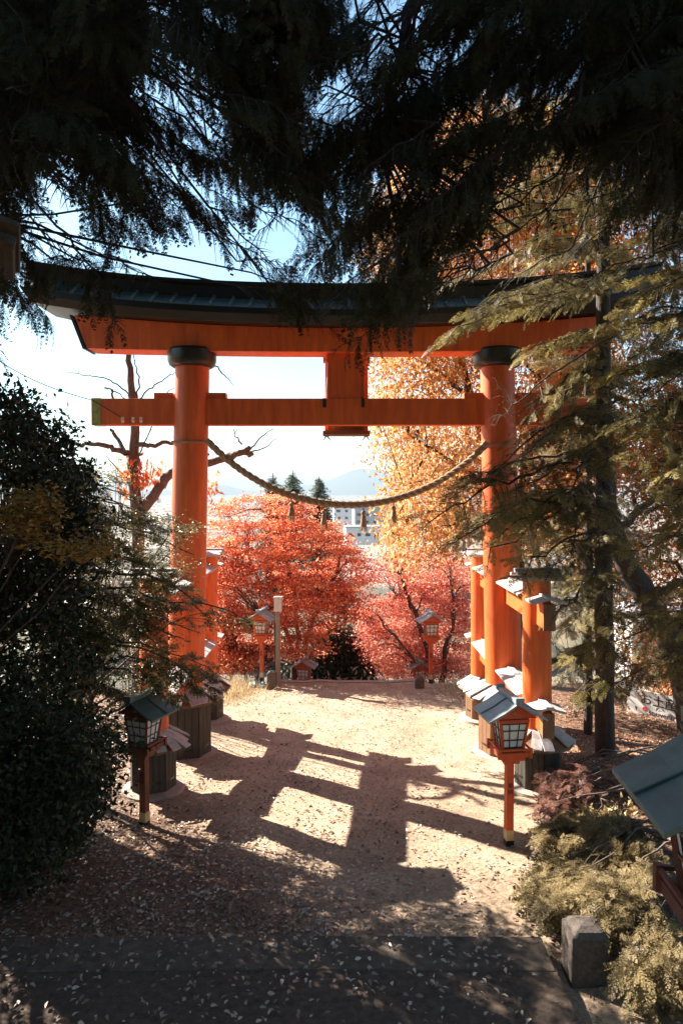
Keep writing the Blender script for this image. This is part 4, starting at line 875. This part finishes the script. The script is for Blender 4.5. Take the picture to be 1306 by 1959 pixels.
# unseen evergreens beyond the left edge, filled out to block the sun
def shade_mass(n, lo, hi, seed): g = np.random.default_rng(seed); return g.uniform(lo, hi, (n, 3))
ex = np.concatenate([shade_mass(560, (-7.2, 6.6, .6), (-4.4, 9.0, 6.4), 3), shade_mass(330, (-6.6, 3.4, .6), (-4.4, 6.6, 5.2), 8), shade_mass(380, (-9.5, 4.0, 1.0), (-6.4, 10.2, 6.8), 9)])
bc = V3((-4.2, 7.9, 0)); bc.z = G(-4.2, 7.9)
bush('camellia', 'shrub', bc, 'tall dark glossy leaved shrub at the left edge, topped by a leafy sprig', oc, 7.9, .8, 1150, L_CAM, 61, 30, .085, (.12, .12, .10), 'rand', .42, 1.7, wide=.5, extra=ex, tr=.05)
ex2 = shade_mass(190, (-8.5, 9.5, .4), (-4.6, 12.6, 3.3), 4)
o3 = [(100, 905), (170, 905), (230, 900), (300, 930), (345, 985), (370, 1010), (335, 1055), (372, 1075), (350, 1120), (400, 1180), (480, 1190), (440, 1205), (350, 1225), (315, 1300), (410, 1320), (350, 1345), (300, 1330), (260, 1380), (230, 1440), (120, 1500), (100, 1200)]
b3 = V3((-4.0, 9.9, 0)); b3.z = G(-4.0, 9.9)
bush('small_leaved_shrub', 'shrub', b3, 'low fine leaved shrub between the camellia and the left front sleeve', o3, 9.55, .5, 300, L_YEW, 62, 60, .046, (.12, .12, .045), 'flat', .50, 1.5, extra=ex2, tr=.03)
o4 = [(300, 1300), (360, 1270), (420, 1300), (430, 1320), (360, 1345), (300, 1345)]
rng = np.random.default_rng(66)
def twig_tpl(npair=9, ln=.16, seed=4):
    g = np.random.default_rng(seed); V = [(0, -.006, 0), (0, .006, 0), (1, 0, -.1)]; T = [(0, 1, 2)]
    def leaf(p, d, l):
        q_ = np.array([-d[1], d[0], 0.]); n_ = len(V); c_ = p + d * l * .45; V.extend([tuple(p), tuple(c_ + q_ * l * .26 + [0, 0, .02]), tuple(p + d * l), tuple(c_ - q_ * l * .26 + [0, 0, .02])]); T.extend([(n_, n_ + 1, n_ + 2), (n_, n_ + 2, n_ + 3)])
    for i_ in range(npair):
        s_ = (i_ + .6) / npair
        for sd in (-1, 1):
            a = R(50 + g.uniform(-18, 18)) * sd; leaf(np.array([s_ + g.uniform(-.03, .03), 0, -.1 * s_]), np.array([math.cos(a), math.sin(a), g.uniform(-.5, .5)]), ln * g.uniform(.7, 1.25))
    for k_ in range(6):
        a = R(g.uniform(-60, 60)); p_ = np.array([g.uniform(.2, .8), 0, 0]); d_ = np.array([math.cos(a), math.sin(a) * 1.2, 0]); e_ = p_ + d_ * .35
        for j_ in range(4):
            b_ = p_ + d_ * .35 * (j_ + 1) / 4
            for sd in (-1, 1):
                a2 = a + R(48) * sd; leaf(b_, np.array([math.cos(a2), math.sin(a2), g.uniform(-.4, .4)]), ln * .85 * g.uniform(.7, 1.2))
    return np.array(V, float), np.array(T)
TW = twig_tpl()
tl_ = [(345, 1000), (372, 1062), (335, 1120), (425, 1192), (478, 1190), (352, 1222), (300, 1010), (255, 950), (205, 925), (300, 1075), (250, 1120), (300, 1165), (230, 1040), (412, 1318), (365, 1290), (305, 1290), (250, 1250), (335, 1335), (270, 1350), (210, 1400), (185, 1300), (240, 1195), (170, 1150), (312, 1240), (385, 1212), (330, 1050), (280, 970), (225, 990), (180, 1060), (200, 1220), (150, 1350), (290, 1215), (340, 1170), (260, 1300), (395, 1275), (180, 960), (150, 1010), (320, 1195), (230, 1330), (200, 1130)]
b6 = V3((-4.1, 9.2, 0)); b6.z = G(-4.1, 9.2)
fir(b6, V3((-4.0, 9.2, 5.2)), 'loose layered holly with sunlit leaf tips reaching over the left pillars', [tuple(P(a_, b__, 9.1 + rng.uniform(-.5, .55))) for a_, b__ in tl_], L_YEW, 67, r0=.06, fs=.27, wdt=.42, tpl=TW, grp=None, nsub=9, up=.35, name='holly_tree', cat='tree', sp=.11, bark=BARKM, keep=lambda p: VN(p * 1.7 + 4) > .46)
ob = [(-60, 955), (60, 940), (140, 955), (190, 985), (215, 1040), (180, 1075), (90, 1060), (60, 1020), (-60, 1010)]
b7 = V3((-4.4, 7.0, 0)); b7.z = G(-4.4, 7.0)
bush('beech_sapling', 'sapling', b7, 'low branch of golden brown leaves in front of the dark camellia', ob, 6.5, .25, 70, leafmat('golden brown leaves', [(.16, .09, .02), (.34, .21, .05), (.45, .30, .08)], .3), 68, 26, .07, (.12, .12, .06), 'flat', .45, 2.0, nst=2, tr=.012)
# low dark understory at the lower left
o5 = [(-100, 1300), (120, 1360), (230, 1420), (215, 1530), (120, 1620), (-100, 1800)]
b5 = V3((-3.9, 7.5, 0)); b5.z = G(-3.9, 7.5)
bush('low_evergreen', 'shrub', b5, 'low dark evergreen in deep shade behind the left lantern', o5, 7.6, .8, 500, L_HEDGE, 63, 34, .07, (.14, .14, .1), 'rand', .25)
# ---- dark hedge flanking the steps
oh = [(545, 1300), (560, 1268), (600, 1255), (600, 1235), (612, 1200), (655, 1198), (690, 1235), (702, 1262), (716, 1306), (700, 1345), (545, 1345)]
bh = P(640, 1380, 23.0); bh.z = G(bh.x, 23.0)
bush('dark_hedge', 'hedge', bh, 'dense dark evergreen hedge beside the descending steps in the centre', oh, 23.0, .9, 1000, L_HEDGE, 64, 40, .11, (.16, .16, .14), 'rand', .12, 1.0)
# ---- grey leafless thicket behind the maples
def thicket(x0, x1, y0, y1, Y, n, lab, seed, m=BARKL, lean=.4):
    global rng
    rng = np.random.default_rng(seed); bx = P((x0 + x1) / 2, y1, Y); bx.z = G(bx.x, Y); wd = Wood(); root = empty('leafless_thicket', bx, lab, 'thicket', None)
    for k in range(n):
        a = P(rng.uniform(x0, x1), y1 + 60, Y + rng.uniform(-1, 1)); c = P(rng.uniform(x0, x1), rng.uniform(y0, (y0 + y1) / 2), Y + rng.uniform(-1.5, 1.5)); a.z = min(G(a.x, a.y), c.z - .5)
        wd.limb([a, a.lerp(c, .5) + Vector((rng.normal(0, .2), 0, .1)), c], .02 * Y / 20, .004, 4, .05)
    P_ = np.concatenate(wd.pts); 
    for r_it in range(3):
        t = P_[rng.integers(0, len(P_), n * 9)] + rng.normal(0, .35, (n * 9, 3)) + [0, 0, .25]; wd.twigs_to(t, .006 * Y / 20, .002)
    wd.obj('branches', m, root)
thicket(560, 760, 1060, 1300, 27, 26, 'grey leafless thicket seen between the two red maples', 71)
thicket(120, 300, 800, 1000, 15.5, 9, 'fine bare twigs left of the gate below the crossbeam end', 72)
thicket(1040, 1300, 1100, 1340, 21, 22, 'grey leafless thicket beyond the firs on the right', 73)
thicket(200, 400, 1040, 1330, 22, 20, 'grey leafless thicket beyond the left pillars', 74)
# ---- pollarded bare tree behind the left pillar
rng = np.random.default_rng(81); yb = 15.2
bt = P(262, 1330, yb); bt.z = G(bt.x, yb); root = empty('bare_tree', bt, 'pruned bare tree with knobbly limbs standing behind the left pillar', 'tree'); wd = Wood()
Q = lambda a, b_: P(a, b_, yb + rng.uniform(-.15, .15))
wd.limb([bt, Q(268, 1150), Q(262, 1000), Q(256, 900), Q(258, 830), Q(254, 760), Q(246, 690), Q(243, 640)], .17, .035, 9, .02)
wd.limb([Q(262, 985), Q(300, 940), Q(330, 905), Q(380, 890), Q(430, 878), Q(455, 868), Q(478, 855)], .12, .055, 8, .02)
wd.limb([Q(455, 868), Q(480, 868), Q(476, 872)], .05, .04, 7, .01)
wd.limb([Q(258, 872), Q(225, 862), Q(190, 850), Q(150, 848), Q(120, 845)], .07, .03, 8, .02)
wd.limb([Q(258, 848), Q(290, 852), Q(330, 846), Q(400, 870)], .06, .03, 8, .02)
wd.limb([Q(255, 800), Q(220, 770), Q(215, 745)], .04, .02, 6, .01)
wd.limb([Q(240, 870), Q(222, 835), Q(212, 822)], .05, .03, 6, .01)
for pts in ([(256, 770), (235, 745), (205, 725), (170, 716), (118, 712)], [(258, 772), (290, 740), (320, 722), (345, 705)], [(262, 770), (266, 720), (257, 690), (256, 650)], [(262, 800), (300, 770), (340, 735)], [(478, 860), (500, 835), (524, 820)], [(470, 866), (500, 858), (532, 838)], [(462, 850), (452, 835), (447, 820)], [(258, 900), (270, 860), (300, 800), (330, 780)],
            [(405, 690), (425, 712), (448, 738)], [(200, 742), (225, 752), (250, 768)], [(262, 960), (230, 900), (200, 870)]):
    wd.limb([Q(*p_) for p_ in pts], .022, .006, 5, .015)
P_ = np.concatenate(wd.pts)[20:]; P_ = P_[P_[:, 2] > 5.0]; t = P_[rng.integers(0, len(P_), 150)] + rng.normal(0, .33, (150, 3)) + [0, 0, .15]; wd.twigs_to(t, .006, .002); wd.obj('trunk', BARKL, root)
C = np.array([tuple(P(rng.normal(a, 9), rng.normal(b_, 9), yb)) for a, b_, k in [(262, 880, 5), (240, 900, 5), (285, 905, 6), (270, 925, 6), (310, 895, 3), (400, 912, 3), (410, 945, 3), (395, 925, 2), (245, 930, 4), (300, 925, 3)] for _ in range(k)])
cr = Crown(); cr.add(*leaves(C, 7, (.08, .08, .1), .15, 'hang', leaf_tpl(.5, .1, .15))); cr.obj('orange_leaves', leafmat('last orange leaves', [(.7, .16, .05), (.88, .30, .12), (.9, .45, .25)], .5), root)
# orange sprig against the sky beside the central strut
rng = np.random.default_rng(82)
# ---- golden cypress spread on the right bank
def sprays(name, lab, cat, outline, Yr, n, lm, seed, fs, h=.45, tpl=FR_A, bark=BARKL, grp=None):
    global rng
    rng = np.random.default_rng(seed); xs = [q_[0] for q_ in outline]; ys = [q_[1] for q_ in outline]
    X = rng.uniform(.8, 8, n * 14); Y = rng.uniform(*Yr, n * 14); hh = h * (.4 + .9 * VN(np.stack([X * 1.6, Y * 1.6, X * 0 + 7], 1))); Z = ground(X, Y) + hh * rng.uniform(.15, 1, len(X))
    p = np.stack([X, Y, Z], 1); px, py = proj(p); k = inpoly(px, py, outline) & (VN(p * 2.6 + 3) > .33); p = p[k][:n]
    root = empty(name, (p[:, 0].mean(), p[:, 1].mean(), G(p[:, 0].mean(), p[:, 1].mean())), lab, cat, grp); wd = Wood()
    cx = p.mean(0); 
    for k in range(16):
        e = p[rng.integers(len(p))]; a = np.array([cx[0] + 1.6 + rng.normal(0, .5), cx[1] + rng.normal(0, .8), 0]); a[2] = G(a[0], a[1]); wd.limb([a, (a + e) / 2 + [0, 0, .25], e], .02, .005, 5, .02)
    sel = p[rng.choice(len(p), min(260, len(p)), False)]; wd.twigs_to(sel, .007, .002); wd.obj('stems', bark, root)
    d = np.stack([rng.normal(-.55, .6, len(p)), rng.normal(-.45, .6, len(p)), rng.normal(-.05, .3, len(p))], 1)
    cr = Crown(); cr.add(*place(tpl, p, d, rng.normal(0, .45, (len(p), 3)) + [-.2, 0, 1], fs * rng.uniform(.6, 1.25, len(p)))); cr.obj('foliage', lm, root)
og = [(1030, 1590), (1070, 1550), (1130, 1545), (1230, 1575), (1262, 1650), (1240, 1720), (1310, 1810), (1330, 1960), (1230, 1960), (1190, 1860), (1185, 1765), (1070, 1750), (1030, 1740), (1010, 1700), (1050, 1650)]
sprays('golden_cypress', 'feathery golden green cypress sprawling on the bank before the close green roofed lantern', 'shrub', og, (5.4, 9.6), 4800, L_GOLD, 91, .22, .5, FR_G)
op = [(1035, 1460), (1075, 1440), (1130, 1470), (1140, 1520), (1080, 1560), (1030, 1560)]
sprays('withered_shrub', 'withered reddish shrub at the base of the right front support pillar', 'shrub', op, (8.6, 10.4), 700, L_PURP, 92, .16, .5, FR_C)
n = 70; C = np.array([tuple(P(rng.uniform(1125, 1215), rng.uniform(1495, 1545), 8.3 + rng.uniform(-.3, .3))) for _ in range(n)]); C[:, 2] = ground(C[:, 0], C[:, 1]) + rng.uniform(.05, .3, n)
root = empty('yellow_leaf_sprig', (C[:, 0].mean(), 8.3, G(C[:, 0].mean(), 8.3)), 'sprig of large pale yellow leaves beside the dark green lantern roof', 'sprig'); wd = Wood(); wd.limb([V3(root.location), V3(tuple(C[3])), V3(tuple(C[9]))], .012, .005, 5); wd.twigs_to(C[:30], .005, .002); wd.obj('stem', BARKL, root)
cr = Crown(); cr.add(*leaves(C, 1, (.02, .02, .02), .11, 'rand', leaf_tpl(.65, .15, .2))); cr.obj('foliage', leafmat('pale yellow leaves', [(.75, .45, .12), (.85, .68, .35), (.9, .8, .55)], .4), root)
# dry grass at the far left corner of the path
rng = np.random.default_rng(93); n = 2600; X = rng.normal(-3.1, .55, n); Y = rng.normal(17.2, .8, n); X = np.concatenate([X, rng.normal(3.6, .5, 900)]); Y = np.concatenate([Y, rng.normal(17.4, .6, 900)]); n = len(X)
V, T = place((np.array([(0, -.03, 0), (0, .03, 0), (1, 0, 0)]), np.array([(0, 1, 2)])), np.stack([X, Y, ground(X, Y)], 1), rng.normal(0, .55, (n, 3)) + [0, 0, .8], rng.normal(0, 1, (n, 3)), rng.uniform(.12, .38, n))
tag(npobj('dry_grass', V, T, L_STRAWG), 'tufts of straw coloured dry grass at the far corners of the path', kind='stuff')

# ---- pointed conifers far behind
def conifer(px, py, Y, h, lab, seed):
    global rng
    rng = np.random.default_rng(seed); t = P(px, py, Y); base = V3((t.x, Y, t.z - h)); root = empty('conifer', base, lab, 'conifer', 'pointed conifers behind the red maple'); wd = Wood(); wd.limb([base, base.lerp(t, .5), t], .16, .02, 7, .0)
    n = 1100; s = rng.random(n) ** .7; a = rng.uniform(0, 6.28, n); r = s * h * .23 * rng.uniform(.3, 1, n); p = np.stack([t.x + r * np.cos(a), Y + r * np.sin(a), t.z - s * h * .95], 1)
    wd.twigs_to(p[:80], .02, .006); wd.obj('trunk', BARK, root); cr = Crown(); cr.add(*place(FR_B, p - np.stack([np.cos(a), np.sin(a), 0 * a], 1) * .3, np.stack([np.cos(a), np.sin(a), -.25 + 0 * a], 1), rng.normal(0, .2, (n, 3)) + [0, 0, 1], h * .13 * rng.uniform(.6, 1.2, n))); cr.obj('crown', leafmat('far conifer %d' % seed, [(.04, .06, .03), (.10, .12, .06)], .2), root)
conifer(522, 905, 38, 7, 'leftmost of the three pointed conifers above the red maple', 101)
conifer(560, 900, 42, 8, 'middle and tallest of the three pointed conifers', 102)
conifer(610, 912, 36, 7, 'rightmost pointed conifer, paler, just under the rope', 103)

# ---- town on the plain
WALLS = [mat('house wall white', (.72, .72, .70), (.6, .6, .6), rough=.8, scale=2), mat('house wall cream', (.60, .55, .48), (.5, .46, .4), rough=.8, scale=2), mat('house wall grey', (.42, .43, .45), (.35, .36, .38), rough=.8, scale=2)]
ROOFS = [mat('blue grey house roof', (.16, .20, .25), (.11, .14, .18), rough=.6, scale=3), mat('brown house roof', (.18, .12, .09), (.12, .08, .06), rough=.6, scale=3), mat('pale house roof', (.45, .46, .48), (.35, .36, .38), rough=.6, scale=3)]
GLASS = mat('window glass', (.04, .05, .06), rough=.15)
def house(x, y, z, w_, d_, h_, wi, ri, lab, th=0., flat=False, grp='houses of the town on the plain'):
    root = empty('house', (0, 0, 0), lab, 'house', grp)
    b = MB(); b.box((0, 0, h_ / 2 - 1), (w_, d_, h_ + 2)); b.build('wall', WALLS[wi], root)
    b = MB(); rh = .4 if flat else w_ * .2; e = .5
    if flat: b.box((0, 0, h_ + .25), (w_ + .6, d_ + .6, .5))
    else: b.add([(-w_ / 2 - e, -d_ / 2 - e, h_ + .01), (w_ / 2 + e, -d_ / 2 - e, h_ + .01), (w_ / 2 + e, d_ / 2 + e, h_ + .01), (-w_ / 2 - e, d_ / 2 + e, h_ + .01), (-w_ / 4, 0, h_ + rh), (w_ / 4, 0, h_ + rh)], [(3, 2, 1, 0), (0, 1, 5, 4), (2, 3, 4, 5), (1, 2, 5), (3, 0, 4)])
    b.build('roof', ROOFS[ri], root)
    nw = max(2, int(w_ / 3)); 
    for fl in range(max(1, int(h_ / 3))):
        for k in range(nw):
            xx = -w_ / 2 + w_ * (k + .5) / nw; zz = 1.6 + fl * 3
            if zz > h_ - .6: continue
            b = MB(); b.box((xx, -d_ / 2 - .02, zz), (1.2 if k % 2 else 1.7, .1, 1.1)); b.build('window', GLASS, root)
    root.location = (x, y, z); root.rotation_euler = (0, 0, th); return root
adj = ['white', 'cream', 'grey']; radj = ['blue grey', 'brown', 'pale']
rng = np.random.default_rng(5); places = []
for (a0, a1, b0, b1, n) in ((632, 760, 948, 1015, 34), (200, 330, 950, 1010, 6), (400, 640, 950, 975, 9), (1120, 1290, 960, 1030, 9)):
    for k in range(n): places.append((rng.uniform(a0, a1), rng.uniform(b0, b1)))
protos = {}
def hz(px, py):
    """distance where the ray through px,py meets the plain"""
    for Y in np.geomspace(60, 8000, 400):
        p_ = P(px, py, Y)
        if p_.z <= G(p_.x, Y): return p_.x, Y, G(p_.x, Y)
    return None
cnt = 0
for (px_, py_) in sorted(places, key=lambda q_: q_[1]):
    r_ = hz(px_, py_)
    if r_ is None: continue
    wi, ri = cnt % 3, (cnt // 3 + cnt) % 3; cnt += 1; key = (wi, ri)
    lab = 'small %s house with a %s roof in the hazy town on the plain' % (adj[wi], radj[ri])
    if key not in protos: protos[key] = o = house(*r_, (9, 13, 11)[ri], 8, (6.5, 7, 6)[wi], wi, ri, lab, rng.uniform(-.5, .5))
    else: o = copy_tree(protos[key]); o.location = r_; o.rotation_euler.z = rng.uniform(-.6, .6)
for px_, py_, Y, w_, h_, wi, ri, fl, lab in ((668, 1010, 300, 14, 9, 0, 0, True, 'white flat roofed building just right of the red maple top under the rope'), (715, 1005, 280, 17, 7, 2, 0, False, 'pale grey building with a blue grey roof right of the third rope tassel'),
        (700, 1030, 240, 15, 4, 0, 2, True, 'low white building below the other white buildings right of the red maple'), (735, 990, 420, 16, 9, 0, 2, True, 'white building beside the orange leaves left of the right pillar'),
        (1245, 1245, 56, 5.0, 3.4, 0, 2, False, 'white shed glimpsed under the leaning dark trunk on the right'), (1180, 1095, 110, 5, 6, 0, 0, True, 'pale blue white building glimpsed behind the thin fir trunks')):
    p_ = P(px_, py_, Y); house(p_.x, Y, p_.z, w_, 9 if Y > 100 else 3, h_, wi, ri, lab, .1, fl, grp=None)

# far woods and fields between town and hills
rng = np.random.default_rng(6); n = 9000; Y = np.exp(rng.uniform(np.log(70), np.log(3500), n)); X = rng.uniform(-.62, .62, n) * Y; k = VN(np.stack([X / 60 + 30, Y / 90 + 30, X * 0], 1)) > .5; X, Y = X[k], Y[k]; n = len(X)
V, T = place((oct_v * [1, 1, 1.2], oct_t), np.stack([X, Y, ground(X, Y) + 1], 1), rng.normal(0, 1, (n, 3)) * [1, 1, .1], np.tile([0, 0, 1.], (n, 1)) + rng.normal(0, .2, (n, 3)), rng.uniform(1.2, 3.2, n))
tag(npobj('distant_woods', V, T, mat('distant woods', (.16, .12, .07), (.07, .07, .04), rough=1, scale=.2)), 'scattered woods between the far houses', kind='stuff')
# brush on the slope below the path end
rng = np.random.default_rng(7); n = 26000; X = rng.uniform(-16, 16, n); Y = rng.uniform(19, 40, n)
V, T = place(leaf_tpl(.3, .1, .2), np.stack([X, Y, ground(X, Y) + rng.uniform(0, .6, n)], 1), rng.normal(0, 1, (n, 3)), rng.normal(0, 1, (n, 3)), rng.uniform(.1, .3, n))
tag(npobj('slope_brush', V, T, L_BRUSH), 'dry grey brown undergrowth on the slope below the path', kind='stuff')
print('fronds', nfA, nfB, n1, n2)

# ---- haze: one closed box round everything
hb = MB(); hb.box((0, 5000, 80), (24500, 15500, 250))
m = bpy.data.materials.new('haze'); m.use_nodes = True; nn = m.node_tree; nn.nodes.remove(nn.nodes['Principled BSDF']); pv = nn.nodes.new('ShaderNodeVolumePrincipled')
pv.inputs['Density'].default_value = 2.0e-4; pv.inputs['Color'].default_value = (.42, .52, .60, 1); pv.inputs['Anisotropy'].default_value = 0
nn.links.new(pv.outputs[0], nn.nodes['Material Output'].inputs['Volume']); tag(hb.build('haze', m), 'thin pale haze over the plain', kind='stuff')
